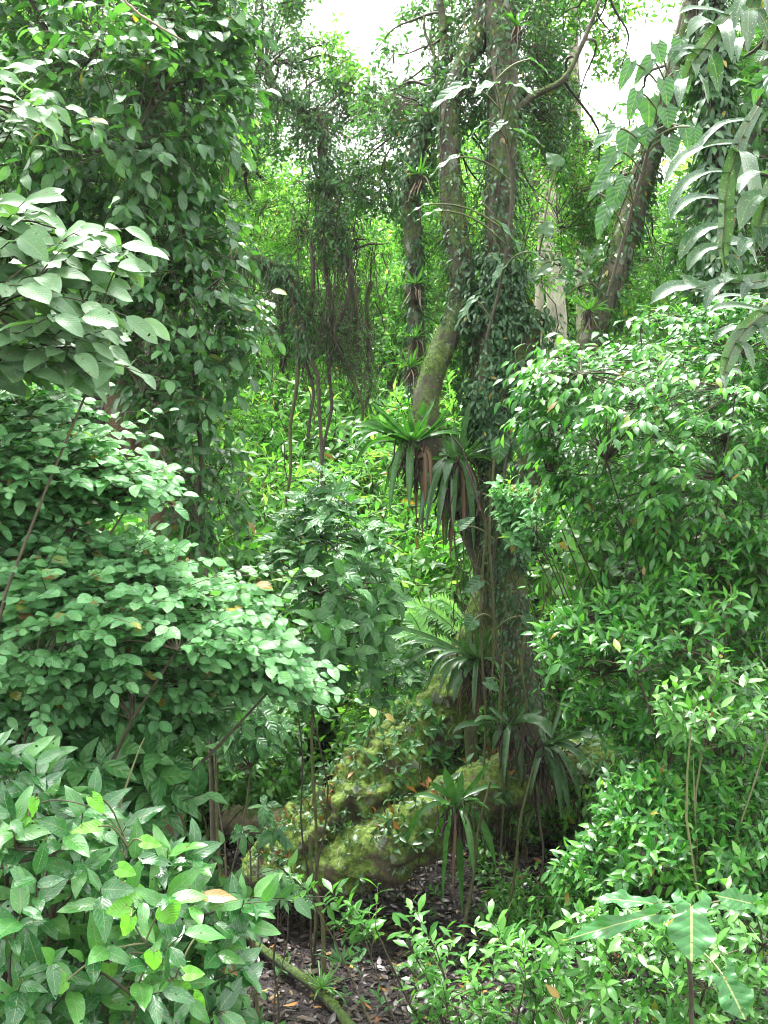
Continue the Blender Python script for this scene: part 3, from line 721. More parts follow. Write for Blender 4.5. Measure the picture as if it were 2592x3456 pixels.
# crown of the tree
def crown(parent, poly, Y, T, n, LL, LW, mat, nl=8, ln=0.35, gap=0.25, up=0.15, mode='whorl', attach=None, twr=0.0025, limbs=10, r0=0.013, name='crown', **kw):
    st = fill(poly, Y, T, n, gap)
    c = st.mean(0); o = np.array(parent.location)
    dr = out_dirs(st, c, up, 0.6, 0.6)
    lens = R.uniform(0.6, 1.2, len(st)) * ln
    st = st - dr * lens[:, None] * 0.6 + UP * (kw.get('sag', 0.25) * 0.5 * lens)[:, None]
    Lf, tw = spray(st, dr, lens, nl, LL, LW, mode=mode, **kw)
    part(name, parent, *Lf, mat, origin=o)
    A = attach if attach is not None else np.array([c])
    idx = R.choice(len(st), limbs, replace=False); tg = st[idx]
    sb = A[[int(np.argmin(np.linalg.norm(A - q, axis=1))) for q in tg]]
    t = np.linspace(0, 1, 12)[None, :, None]; H = np.linalg.norm(tg - sb, axis=1)[:, None, None]
    P = sb[:, None] * (1 - t) + tg[:, None] * t + np.sin(t * np.pi) * (UP * 0.05 + R.normal(0, 0.06, (limbs, 1, 3))) * H + np.sin(t * 11 + R.uniform(0, 6, (limbs, 1, 3))) * H * 0.015
    parts = [tubes(P, (r0 * (1 - t[..., 0]) + twr * 2) * np.ones((limbs, 1)), 6)]
    LP = P.reshape(-1, 3)
    nr = np.array([int(np.argmin(np.linalg.norm(LP - s, axis=1))) for s in st])
    a = LP[nr]; tt = np.linspace(0, 1, 4)[None, :, None]
    cp = a[:, None] * (1 - tt) + st[:, None] * tt
    parts.append(tubes(cp, np.full(cp.shape[:2], twr * 1.6), 3)); parts.append(tubes(tw, np.full(tw.shape[:2], twr), 3))
    part('twigs', parent, *join(parts), M['twig'], origin=o)

att = np.concatenate([trunks[k][0][-30:] for k in ('up', 'bow', 'left', 'hook', 'bridge')])
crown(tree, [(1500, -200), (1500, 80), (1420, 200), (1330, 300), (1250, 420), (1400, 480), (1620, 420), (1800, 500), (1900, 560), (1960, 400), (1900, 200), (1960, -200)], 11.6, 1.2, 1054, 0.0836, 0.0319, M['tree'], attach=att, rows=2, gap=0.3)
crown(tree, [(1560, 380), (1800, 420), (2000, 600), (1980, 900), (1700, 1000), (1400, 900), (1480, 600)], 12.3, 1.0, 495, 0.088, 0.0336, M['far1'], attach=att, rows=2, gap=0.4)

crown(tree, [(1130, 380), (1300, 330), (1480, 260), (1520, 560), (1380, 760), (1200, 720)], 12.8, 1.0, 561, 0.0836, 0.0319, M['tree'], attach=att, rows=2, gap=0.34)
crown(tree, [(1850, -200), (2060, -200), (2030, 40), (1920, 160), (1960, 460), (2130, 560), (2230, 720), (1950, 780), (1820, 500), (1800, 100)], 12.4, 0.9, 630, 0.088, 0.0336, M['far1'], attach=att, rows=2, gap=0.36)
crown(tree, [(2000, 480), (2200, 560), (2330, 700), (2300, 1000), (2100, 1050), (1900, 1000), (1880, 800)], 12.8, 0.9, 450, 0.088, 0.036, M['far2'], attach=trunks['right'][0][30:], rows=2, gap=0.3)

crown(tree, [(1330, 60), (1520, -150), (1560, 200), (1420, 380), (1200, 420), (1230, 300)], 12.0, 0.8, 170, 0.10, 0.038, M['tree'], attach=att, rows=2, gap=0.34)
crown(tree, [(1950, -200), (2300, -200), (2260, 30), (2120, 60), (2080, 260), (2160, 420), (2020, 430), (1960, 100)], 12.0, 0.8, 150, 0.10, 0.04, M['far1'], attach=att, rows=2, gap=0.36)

# ------------------------------------------------------------------ bromeliads on the tree
bromeliad('bromeliad', 'large bright green bromeliad perched left on the bowed limb', (1392, 1500), 10.1,
          [(1255, 1356), (1190, 1444), (1180, 1485), (1195, 1530), (1200, 1568), (1240, 1420), (1430, 1352), (1468, 1344), (1381, 1405, 34), (1512, 1415), (1578, 1487), (1381, 1725, 34), (1428, 1695, 34), (1314, 1745, 26), (1297, 1680, 22), (1330, 1600)], 28, M['brom'],
          dead=[(1370, 1740, 34), (1395, 1660, 30), (1425, 1830, 30), (1450, 1600, 36), (1411, 1790, 26), (1440, 1750, 24), (1355, 1620, 20), (1460, 1700, 22)], extra=22, rootsz=70, reach=185)
bromeliad('bromeliad', 'dark bromeliad with long hanging brown and green leaves against the central stem', (1540, 1560), 10.15,
          [(1585, 1350, 26), (1535, 1420), (1490, 1465), (1620, 1490), (1411, 1810), (1436, 1805), (1474, 1830), (1504, 1850), (1530, 1790), (1600, 1870), (1565, 1840), (1445, 1680, 36), (1500, 1640, 36), (1610, 1700)], 30, M['bromdark'],
          dead=[(1530, 1900, 36), (1570, 1800, 40), (1500, 1880, 30), (1610, 1800, 34), (1550, 1860, 34), (1520, 1800, 30), (1588, 1850, 30), (1480, 1760, 26), (1500, 1700, 26), (1540, 1740, 30)], extra=20, rootsz=90, reach=150)
bromeliad('bromeliad', 'dark bromeliad spilling left from the fork where bole meets upright stem', (1612, 2229), 10.2,
          [(1298, 2125), (1379, 2174), (1330, 2200), (1455, 2256), (1482, 2342, 30), (1509, 2350, 34), (1531, 2372, 34), (1580, 2345, 34), (1569, 2109), (1520, 2153), (1363, 2266), (1645, 2120), (1420, 2220), (1440, 2330), (1600, 2420)], 24, M['bromdark'],
          dead=[(1560, 2440, 18), (1640, 2420, 18), (1610, 2480, 20)], extra=18, rootsz=75, reach=160)
bromeliad('bromeliad', 'grey-leaved bromeliad on the upright stem above the low limb', (1721, 2451), 9.9,
          [(1650, 2385), (1525, 2478), (1661, 2540, 30), (1710, 2545, 30), (1742, 2540, 30), (1600, 2440), (1862, 2490, 60), (1760, 2640), (1700, 2650), (1830, 2400)], 26, M['bromdark'],
          dead=[(1700, 2600, 20), (1730, 2620, 20), (1680, 2560, 16)], extra=8, rootsz=70, reach=120)
bromeliad('bromeliad', 'wide drooping bromeliad hanging from the right side of the low limb', (1840, 2520), 9.9,
          [(1835, 2755, 26), (1894, 2775, 34), (1921, 2755, 30), (1960, 2722, 28), (1938, 2646), (1981, 2587), (2046, 2505), (2100, 2530), (1790, 2690), (1870, 2650, 40), (1900, 2600, 34), (2010, 2640)], 28, M['bromdark'],
          dead=[(1940, 2600, 20), (1860, 2740, 18)], extra=12, rootsz=80, reach=170)
bromeliad('bromeliad', 'bright glossy bromeliad on the low limb with two long leaves hanging over the bank', (1535, 2715), 9.4,
          [(1365, 2870, 26), (1470, 2835, 42), (1495, 3065, 42), (1560, 3085, 32), (1600, 2890, 48), (1675, 2935, 32), (1500, 2590, 46), (1650, 2570, 22), (1395, 2690, 24), (1650, 2790, 26), (1690, 2660, 22), (1450, 2640, 26), (1560, 2600, 30), (1535, 2850, 30), (1600, 2960, 26)], 30, M['brom'],
          dead=[(1530, 3050, 18), (1580, 2900, 16)], extra=6, rootsz=60, reach=110)
for (x, y, Y, lab, rc) in ((1385, 1240, 11.0, 'small spiky bromeliad beside the lowest bend of the bowed limb', 60), (1400, 960, 11.1, 'small spiky bromeliad halfway up the thin left stem', 55),
                       (1415, 590, 11.1, 'small pale bromeliad high on the thin left stem', 60), (1985, 1050, 9.6, 'small bromeliad with pale hanging roots on the right-leaning limb', 75),
                       (1745, 90, 10.7, 'small bromeliad near the top of the upright middle stem', 55), (1400, 1140, 11.1, 'small bromeliad tucked between the two upper left bromeliads', 50)):
    b = bromeliad('small_bromeliad', lab, (x, y), Y, [], 9, M['shrub2'], dead=[(x - 22, y + 110, 7), (x + 4, y + 130, 7), (x + 20, y + 95, 7), (x - 5, y + 90, 6), (x + 12, y + 120, 6)], extra=26, rootsz=24, reach=rc * 1.25, group='small bromeliads on the stems')
    for ch in b.children:
        if ch.name.startswith('dead'): ch.data.materials[0] = M['paleroot']

# ------------------------------------------------------------------ heart-leaved climbers
def heart_plant(name, label, spec, Y, mat, stemp, shape='heart', group=None, cat='climber', sinus=0.22, **kw):
    P, r = pxpath(stemp, 30)
    root = empty(name, P[0], label, cat, group)
    part('stem', root, *tubes(P[None], r[None], 6), M['vine'], origin=P[0])
    for s in spec:
        (bx, by, tx, ty, w), rest = s[:5], s[5:]
        dY = rest[0] if rest else 0.0
        yy = Y + R.uniform(-1, 1) * (0.06 if shape == 'arrow' else 0.25)
        a = W(bx, by, yy); pet = P[int(np.argmin(np.linalg.norm(P - a - np.array([0, 0, -0.1]), axis=1)))]
        big_leaf(root, P[0], (bx, by), (tx, ty), yy, w, mat, shape=shape, dY=dY, petiole=pet, sinus=sinus, **kw)
    return root
heart_plant('philodendron', 'heart-leaved climber on the limb leaning to the upper right', [
    (2189, 335, 2195, 425, 88), (2245, 365, 2262, 430, 78), (2255, 465, 2275, 535, 84), (2125, 445, 2105, 545, 84), (2190, 430, 2170, 500, 66), (2150, 310, 2120, 400, 50), (2075, 430, 1985, 505, 50),
    (2080, 510, 2005, 600, 55), (2060, 590, 1980, 665, 62), (2050, 700, 2010, 800, 60), (2080, 640, 2060, 730, 66), (2310, 425, 2330, 500, 60), (2345, 430, 2350, 490, 50), (2215, 150, 2240, 215, 70),
    (2200, 200, 2140, 275, 50), (2240, 270, 2260, 350, 70), (2290, 240, 2330, 310, 70), (2130, 210, 2090, 300, 44), (2300, 130, 2280, 200, 60), (2110, 600, 2080, 660, 50)], 8.9, M['heart'],
    [(2050, 1000, 9.3, 5), (2120, 750, 9.2, 6), (2190, 500, 9.1, 6), (2250, 250, 9.0, 6), (2300, 50, 9.0, 5)])
heart_plant('philodendron', 'climber with broad horizontal leaves on the upper middle stem', [
    (1560, 290, 1450, 345, 60, -.2), (1665, 280, 1600, 295, 50, -.3), (1730, 285, 1810, 300, 44, -.2), (1640, 410, 1575, 455, 50), (1700, 415, 1640, 460, 56), (1790, 200, 1870, 245, 44), (1740, 440, 1845, 475, 60),
    (1535, 530, 1440, 580, 34), (1750, 510, 1820, 555, 54), (1440, 690, 1370, 715, 24), (1480, 710, 1400, 730, 24), (1680, 750, 1790, 850, 50), (1660, 860, 1700, 890, 46), (1790, 850, 1880, 880, 34), (1600, 1010, 1520, 1100, 40), (1700, 900, 1650, 960, 60)],
    10.0, M['heart'], [(1640, 1150, 10.3, 5), (1700, 900, 10.3, 5), (1730, 600, 10.3, 7), (1690, 380, 10.3, 6), (1660, 200, 10.4, 5)], facing=(0, -0.4, 0.9))
heart_plant('philodendron', 'heart-leaved climber at the fork of the central stem', [
    (1690, 1490, 1680, 1565, 64), (1750, 1485, 1765, 1550, 62), (1600, 1660, 1530, 1725, 46), (1860, 1350, 1865, 1430, 66), (1900, 1330, 1900, 1420, 50), (1620, 1960, 1560, 2000, 50), (1600, 2090, 1570, 2130, 60), (1770, 2080, 1790, 2120, 40), (1640, 2300, 1690, 2330, 40), (1550, 1780, 1600, 1740, 40)],
    9.9, M['heart'], [(1700, 2350, 10.1, 4), (1660, 2000, 10.1, 4), (1690, 1700, 10.0, 5), (1720, 1480, 10.0, 4)])
heart_plant('rubbery_climber', 'thick dark oval-leaved plant in front of the pale trunk', [
    (1860, 900, 1800, 930, 34), (1850, 860, 1870, 910, 36), (1890, 880, 1950, 915, 34), (1800, 940, 1830, 900, 34), (1990, 880, 1960, 830, 34), (2010, 860, 2030, 820, 34), (1880, 940, 1940, 945, 34), (1840, 880, 1800, 870, 30), (1940, 930, 2000, 935, 34), (1990, 910, 1960, 960, 30), (1920, 990, 1900, 960, 28), (1835, 790, 1860, 740, 60), (1880, 560, 1850, 510, 70)],
    9.6, M['bromdark'], [(2040, 1000, 9.7, 3), (1960, 920, 9.7, 4), (1870, 890, 9.7, 3), (1820, 860, 9.7, 2)])

# arrow-leaved plant low right
heart_plant('arrow_leaf_plant', 'plant with large shiny arrow-shaped leaves in the lower right corner', [
    (2333, 3056, 2335, 3240, 190, -0.15), (2440, 3292, 2520, 3440, 150, -0.1), (2205, 3050, 2005, 3018, 75), (2215, 3085, 1890, 3165, 84, 0.1), (2540, 3050, 2420, 3020, 90)],
    4.55, M['arrow'], [(2345, 4508, 5.0, 10), (2335, 3560, 5.0, 9), (2330, 3300, 4.95, 8), (2310, 3180, 4.9, 6), (2290, 3110, 4.85, 5)], shape='arrow', cat='plant', sinus=0.28, curl=0.12, facing=(0, -0.8, 0.6))

# ------------------------------------------------------------------ lobed leaves, near upper right
def lobed(root, origin, rachis, lobes, Y, mat, wmul=1.0, name='leaf', rr=5):
    P, r = pxpath([(a, b, Y + dy, rr) for a, b, dy in rachis], 24)
    parts = [ribbon(P, PX(26 if mat.name.startswith('torn') else 58, Y), np.array([0.2, -1, 0.4]), 0.25, cols=2)]
    jl = 0 if mat.name.startswith('torn') else 14
    for (t, tx, ty, w) in lobes:
        i = int(t * 23); a = P[i]; b = W(tx + R.uniform(-jl, jl), ty + R.uniform(0, jl * 2.2), Y + R.uniform(-0.16, 0.06))
        A = arc(a, b, 0.16 if jl else 0.10, 9)
        parts.append(ribbon(A, PX(w * wmul * 1.12, Y), np.array([R.normal(0, .25 + jl * .015), -0.7, 0.7]), 0.25, kind='strap', cols=2))
    part(name, root, *join(parts), mat, origin=origin)
    part('petiole', root, *tubes(P[None], r[None] * 0.6, 6), M['twiggreen'], origin=origin)
NY = 3.6
lo = W(2620, 900, NY); climber = empty('lobed_leaf_climber', lo, 'large deeply lobed silvery leaves hanging close by in the upper right corner', 'climber')
lobed(climber, lo, [(2560, 360, 0.05), (2500, 470, 0), (2455, 620, 0), (2445, 760, 0), (2440, 840, 0), (2450, 930, 0.02)],
      [(0.10, 2330, 560, 34), (0.22, 2240, 625, 44), (0.38, 2243, 700, 36), (0.5, 2248, 745, 36), (0.62, 2279, 850, 50), (0.8, 2320, 912, 48), (0.95, 2452, 950, 26), (0.2, 2480, 620, 50), (0.3, 2555, 745, 66), (0.55, 2590, 800, 44), (0.78, 2545, 880, 60), (0.9, 2500, 900, 36)], NY, M['lobed'])
lobed(climber, lo, [(2480, 30, 0.05), (2430, 90, 0), (2370, 170, 0), (2330, 230, 0), (2300, 330, 0)],
      [(0.1, 2290, 45, 30), (0.3, 2330, 100, 40), (0.5, 2240, 190, 36), (0.6, 2260, 220, 30), (0.9, 2280, 340, 40), (0.8, 2390, 330, 46), (0.5, 2440, 300, 50), (0.3, 2460, 200, 40), (0.7, 2350, 250, 30)], NY + 0.1, M['lobed'])
lobed(climber, lo, [(2560, -60, 0.05), (2540, 0, 0), (2520, 80, 0), (2510, 170, 0)], [(0.2, 2480, 80, 40), (0.5, 2522, 170, 50), (0.5, 2590, 120, 50), (0.2, 2592, 60, 50), (0.9, 2500, 190, 30)], NY, M['lobed'])
lobed(climber, lo, [(2640, 560, 0.0), (2600, 640, 0), (2560, 760, 0), (2550, 850, 0)], [(0.2, 2500, 650, 50), (0.4, 2500, 760, 60), (0.7, 2580, 840, 60), (0.5, 2640, 800, 60), (0.9, 2500, 840, 40)], NY - 0.2, M['lobed'])
lobed(climber, lo, [(2650, 920, 0.1), (2560, 950, 0), (2440, 960, 0), (2330, 985, -0.05)], [(0.3, 2600, 900, 40), (0.5, 2450, 930, 40), (0.8, 2190, 1010, 60), (0.6, 2380, 1050, 40), (0.4, 2500, 1010, 36), (0.9, 2300, 930, 50)], NY, M['lobed'])
lobed(climber, lo, [(2700, 1000, 0.1), (2600, 1050, 0), (2500, 1130, 0), (2450, 1230, 0), (2440, 1300, 0)], [(0.2, 2380, 1015, 30), (0.3, 2400, 1050, 34), (0.45, 2400, 1130, 34), (0.7, 2370, 1210, 30), (0.95, 2440, 1300, 26), (0.6, 2540, 1240, 34), (0.4, 2590, 1180, 34), (0.85, 2500, 1270, 28)], NY + 0.1, M['lobed'])
lobed(climber, lo, [(2680, 180, 0.1), (2620, 240, 0), (2560, 280, 0), (2520, 290, 0)], [(0.2, 2560, 190, 40), (0.5, 2530, 330, 40), (0.8, 2480, 290, 30), (0.5, 2600, 370, 50)], NY + 0.2, M['heart'])
P, r = pxpath([(2850, 5290, NY + .3, 18), (2800, 3000, NY + .3, 16), (2760, 1500, NY + .3, 14), (2720, 1000, NY + .2, 16), (2700, 600, NY + .1, 15), (2660, 200, NY + .1, 14), (2600, -200, NY + .1, 12)], 40)
part('stem', climber, *displaced_tube(P, r, 10, 0.15, 12), M['vine'], origin=lo)

# torn pale banana-like leaves behind the fork
b0 = W(1580, 2230, 11.6); ban = empty('banana_plant', b0, 'pale torn feather-edged leaves behind the fork of the central trunk', 'plant')
for (x0, y0, x1, y1, w) in ((1560, 2150, 1372, 2035, 34), (1560, 2090, 1440, 2025, 26), (1560, 2200, 1310, 2150, 34), (1440, 2190, 1370, 2060, 44)):
    t = np.linspace(0, 1, 24); ax_ = x0 + (x1 - x0) * t; ay = y0 + (y1 - y0) * t - 25 * np.sin(t * 3.14)
    lob = []
    for k in range(2, 24):
        for s in (1, -1):
            dx, dy = (y1 - y0), -(x1 - x0); q = math.hypot(dx, dy); L = w * math.sin(math.pi * min(1, .15 + .82 * t[k])) ** .5 * R.uniform(.75, 1.15)
            lob.append((t[k], ax_[k] + s * dx / q * L + (x1 - x0) / 16, ay[k] + s * dy / q * L + (y1 - y0) / 16, 7))
    lobed(ban, b0, [(ax_[i], ay[i], 0) for i in range(0, 24, 4)], lob, 11.3, M['banana'], rr=3)
P, r = pxpath([(1600, 2900, 11.8, 24), (1590, 2500, 11.8, 22), (1575, 2180, 11.6, 14)], 20)
part('stem', ban, *displaced_tube(P, r, 10, 0.1, 5), M['twiggreen'], origin=b0)
heart_plant('lime_leaf_plant', 'bright lime paddle leaf right of the central stem', [(1780, 2110, 1775, 1990, 46), (1830, 2150, 1800, 2080, 40), (2020, 2020, 1990, 1910, 24), (1950, 2030, 1900, 1960, 70), (1830, 2060, 1860, 2010, 40)], 12.5, M['lime'],
            [(1850, 2820, 12.8, 5), (1840, 2300, 12.7, 4), (1820, 2150, 12.6, 3)], cat='plant', sinus=0.05)

# ------------------------------------------------------------------ fallen log, fallen branch
P, r = pxpath([(740, 2765, 12.2, 50), (900, 2775, 12.2, 50), (1100, 2790, 12.2, 48), (1400, 2800, 12.4, 46), (1700, 2785, 12.4, 46), (1930, 2775, 12.4, 44), (2080, 2760, 12.4, 36)], 50)
V, Q, U = displaced_tube(P, r, 20, 0.07, 4)
cap = []
nV = len(V)
V = np.vstack([V, P[0] + np.array([0.0, 0, 0])]); U = np.vstack([U, [[.5, .5]]])
Q = np.vstack([Q, [[(j + 1) % 20, j, nV, nV] for j in range(0)] if False else np.array([[j, (j + 2) % 20, (j + 1) % 20, nV] for j in range(0, 20, 2)])[:, [3, 1, 2, 0]]])
lg = part('fallen_log', None, V, Q, U, M['log'], origin=P[0]); lg.location = P[0]
tagged(lg, 'pale weathered log lying on the floor behind the mossy bole', 'log')
P, r = pxpath([(780, 3100, 9.9, 11), (860, 3182, 9.4, 13), (950, 3252, 8.95, 15), (1040, 3315, 8.6, 16), (1120, 3390, 8.25, 18), (1190, 3475, 7.85, 20), (1290, 3600, 7.35, 22)], 60)
lb = part('fallen_branch', None, *displaced_tube(P, r, 16, 0.12, 8), M['branchmoss'], origin=P[0]); lb.location = P[0]
tagged(lb, 'dark mossy fallen branch slanting across the mud at the bottom', 'branch')
trunks['fb'] = (P, r)
tufts('moss', lb, ['fb'], 2600, 0.016, M['mossblade'], topbias=0.4)
b = bromeliad('small_bromeliad', 'small spiky bromeliad sitting on the dark fallen branch', (1085, 3335), 8.4, [], 10, M['shrub2'], dead=[(1070, 3420, 5), (1100, 3425, 5), (1085, 3400, 5)], extra=30, rootsz=14, reach=95)
b = bromeliad('small_bromeliad', 'small strap-leaved rosette growing in the mud behind the fallen branch', (1150, 3250), 8.2, [], 14, M['under'], extra=16, rootsz=0, reach=90)
b = bromeliad('small_bromeliad', 'long-leaved bromeliad at the foot of the red-brown left trunk', (560, 1960), 7.7, [(480, 1780, 20), (550, 1790, 22), (660, 1830, 26), (620, 1760, 22), (440, 1850, 18), (700, 1900, 18), (500, 1740, 18), (740, 1960, 18)], 20, M['brom'], extra=12, rootsz=30, reach=200)

# ------------------------------------------------------------------ left tree with leafy drooping branches
LY = 8.0
lt = empty('leafy_tree', W(520, 3345, LY + 0.6), 'leafy tree with red-brown trunk behind drooping foliage on the left', 'tree')
LO = np.array(lt.location)
stem('trunk', [(535, 3400, LY + .6, 85), (545, 2900, LY + .6, 70), (560, 2300, LY + .6, 60), (560, 1950, LY + .6, 55), (545, 1650, LY + .6, 50), (500, 1450, LY + .5, 50)], M['barkred'], parent=lt, key='lt1', n=60, m=20)
stem('trunk', [(600, 1500, LY + 1, 48), (640, 1700, LY + 1, 48), (620, 2000, LY + 1, 46), (510, 2500, LY + 1, 46), (430, 3330, LY + 1, 60)], M['bark'], parent=lt, key='lt2', n=50, m=18)
stem('trunk', [(520, 1560, LY + .4, 62), (440, 1440, LY + .3, 68), (410, 1330, LY + .3, 58), (430, 1150, LY + .3, 54), (450, 950, LY + .3, 50), (480, 700, LY + .4, 44), (510, 450, LY + .4, 42), (540, 150, LY + .4, 38), (560, -200, LY + .4, 34)], M['barkred'], parent=lt, key='lt3', n=90, m=20)
stem('limb', [(600, 1500, LY + 1, 46), (540, 1300, LY + .8, 42), (530, 1100, LY + .8, 38), (530, 800, LY + .8, 34), (560, 500, LY + .9, 30)], M['barkpale'], parent=lt, key='lt4', n=50, m=16)
stem('limb', [(430, 1250, LY + .3, 18), (330, 1000, LY + .2, 16), (260, 700, LY, 14), (180, 500, LY, 14), (160, 400, LY - .1, 12), (220, 200, LY - .1, 10)], M['bark'], parent=lt, key='lt5', n=40, m=10)
stem('limb', [(130, 720, LY + .8, 13), (165, 620, LY + .8, 15), (200, 480, LY + .8, 16), (330, 300, LY + .7, 20), (420, 60, LY + .7, 22), (470, -200, LY + .7, 24)], M['bark'], parent=lt, key='lt6', n=40, m=10)
stem('trunk', [(330, 3400, LY + .4, 50), (320, 2600, LY + .4, 38), (310, 2000, LY + .4, 34), (330, 1700, LY + .3, 30), (390, 1480, LY + .3, 34)], M['barkred'], parent=lt, key='lt7', n=30, m=12)
latt = np.concatenate([trunks[k][0] for k in ('lt3', 'lt4', 'lt5', 'lt6')])
kw = dict(mode='flat', nb=(0.2, -0.6, 0), rows=4, sag=0.25, droop=0.6, shape='ellip', jit=0.5, leafdown=0.3, sizev=0.4)
crown(lt, [(-150, -200), (-150, 780), (120, 760), (350, 900), (560, 1000), (760, 900), (850, 800), (700, 600), (800, 420), (850, 350), (830, 120), (760, -200)], LY - 0.2, 1.1, 560, 0.1254, 0.0593, M['tree'], attach=latt, nl=9, ln=0.55, gap=0.2, limbs=20, r0=0.02, **kw)
crown(lt, [(-150, -200), (-150, 780), (350, 900), (560, 1000), (760, 900), (850, 800), (700, 600), (850, 350), (830, 120), (760, -200)], LY, 1.2, 442, 0.0988, 0.0456, M['tree'], attach=latt, nl=7, ln=0.35, gap=0.25, limbs=14, r0=0.015, mode='whorl', rows=4, sag=0.25, jit=0.4, leafdown=0.35, sizev=0.4)
crown(lt, [(300, 850), (650, 780), (760, 900), (900, 1050), (830, 1300), (700, 1450), (520, 1520), (420, 1300), (250, 1100)], LY - 0.3, 0.6, 323, 0.1064, 0.0494, M['tree'], attach=latt, nl=8, ln=0.45, gap=0.2, limbs=12, r0=0.016, **kw)
crown(lt, [(-150, 700), (100, 700), (300, 1000), (330, 1500), (300, 2000), (-150, 2000)], LY + 0.8, 0.7, 408, 0.114, 0.0532, M['tree'], attach=latt, nl=8, ln=0.45, gap=0.2, limbs=10, r0=0.016, **kw)
crown(lt, [(560, 1450), (780, 1500), (830, 1750), (700, 1900), (560, 1800)], LY, 0.4, 85, 0.0988, 0.0456, M['tree'], attach=trunks['lt2'][0], nl=7, ln=0.35, gap=0.1, limbs=5, r0=0.01, **kw)
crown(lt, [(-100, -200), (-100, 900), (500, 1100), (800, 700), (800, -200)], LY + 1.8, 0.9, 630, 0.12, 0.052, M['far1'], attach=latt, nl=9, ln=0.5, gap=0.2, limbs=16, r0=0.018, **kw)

# tall vine stem right of the left tree
liana('climbing_vine', 'thin pale crooked vine stem right of the red-brown left trunk', [(735, 3500, 7.9, 10), (715, 2700, 7.9, 9), (705, 2100, 7.9, 9), (690, 1900, 7.9, 10), (670, 1700, 7.9, 9), (680, 1550, 7.8, 9), (665, 1400, 7.8, 8), (655, 1250, 7.8, 7), (650, 1000, 7.8, 6)], M['vine'])

# ------------------------------------------------------------------ near left branch with dull broad leaves
def make_spray_plant(name, label, cat, poly, Y, T, n, base, leafm, LL, LW, nl, ln, twigm=None, bias=(0, 0, 0), up=0.2, out=0.5, jit=0.4, gap=0.0, ragged=0.06, **kw):
    st = fill(poly, Y, T, n, gap)
    dr = out_dirs(st, st.mean(0) - UP * 0.3, up, out, jit, bias)
    lens = R.uniform(0.45, 1.35, len(st)) * ln
    lens = np.where(R.uniform(0, 1, len(st)) < ragged, lens * 1.8, lens)
    st = st - dr * np.minimum(lens, ln * 1.2)[:, None] * 0.5 + UP * (kw.get('sag', 0.25) * 0.5 * lens)[:, None]
    return make_plant(name, label, cat, base, st, dr, lens, nl, LL, LW, leafm, twigm or M['twig'], **kw)

make_spray_plant('broad_leaf_shrub', 'shrub with large dull grey-green oval leaves at the left edge', 'shrub', [(-200, 760), (30, 700), (260, 800), (420, 900), (330, 1080), (330, 1250), (120, 1280), (-200, 1350)], 4.6, 0.35, 114, W(-500, 3600, 4.6), M['greybroad'], 0.1476, 0.0805, 5, 0.30,
                 bias=(0.7, -0.1, 0.1), mode='flat', nb=(0.3, -1.2, 0), shape='ellip', rows=8, half=2, limbs=5, r0=0.009, twr=0.003, sag=0.2, droop=0.5, leafdown=0.3, wave=0.015)
make_spray_plant('broad_leaf_shrub', 'two large dull leaves of a shrub poking in at the upper left edge', 'shrub', [(-200, 280), (60, 280), (150, 380), (60, 480), (-200, 520)], 4.4, 0.2, 20, W(-560, 3600, 4.9), M['greybroad'], 0.1342, 0.0671, 5, 0.28,
                 bias=(0.7, -0.1, 0.1), mode='flat', nb=(0.3, -1.2, 0), shape='ellip', rows=8, half=2, limbs=3, r0=0.009, twr=0.003, sag=0.2, droop=0.5, leafdown=0.3)
# quilted pale leaves
kwq = dict(nb=(0.25, -1.0, 0), mode='flat', rows=6, half=2, sag=0.14, droop=0.45, fold=0.2, leafdown=0.12, jit=0.3, twr=0.0022, shape='ellip', wave=0.02)
make_spray_plant('quilted_leaf_shrub', 'pale quilted-leaved shrub reaching a long spray over the left trunk foot', 'shrub', [(-200, 1340), (150, 1300), (250, 1480), (480, 1600), (560, 1640), (420, 1720), (150, 1750), (-200, 1800)], 5.0, 0.45, 390, W(-420, 3700, 5.4), M['quilt'], 0.0771, 0.0416, 9, 0.34,
                 bias=(1.0, -0.2, 0.0), limbs=7, r0=0.02, **kwq)
make_spray_plant('quilted_leaf_shrub', 'wide pale quilted-leaved shrub sloping down across the left middle', 'shrub', [(-200, 1780), (250, 1790), (480, 1850), (800, 2010), (930, 2180), (1010, 2330), (880, 2340), (700, 2350), (400, 2400), (-200, 2480)], 5.1, 0.6, 986, W(-150, 3750, 5.6), M['quilt'], 0.0704, 0.0402, 10, 0.34,
                 bias=(0.9, -0.3, 0.0), limbs=14, r0=0.025, **kwq)
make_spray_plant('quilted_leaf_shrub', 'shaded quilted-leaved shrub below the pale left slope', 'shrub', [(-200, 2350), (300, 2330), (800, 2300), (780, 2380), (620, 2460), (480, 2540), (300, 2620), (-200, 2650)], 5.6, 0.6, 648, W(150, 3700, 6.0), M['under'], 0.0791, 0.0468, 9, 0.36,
                 bias=(0.6, -0.5, -0.1), limbs=12, r0=0.02, **{**kwq, 'leafdown': 0.4, 'jit': 0.35})
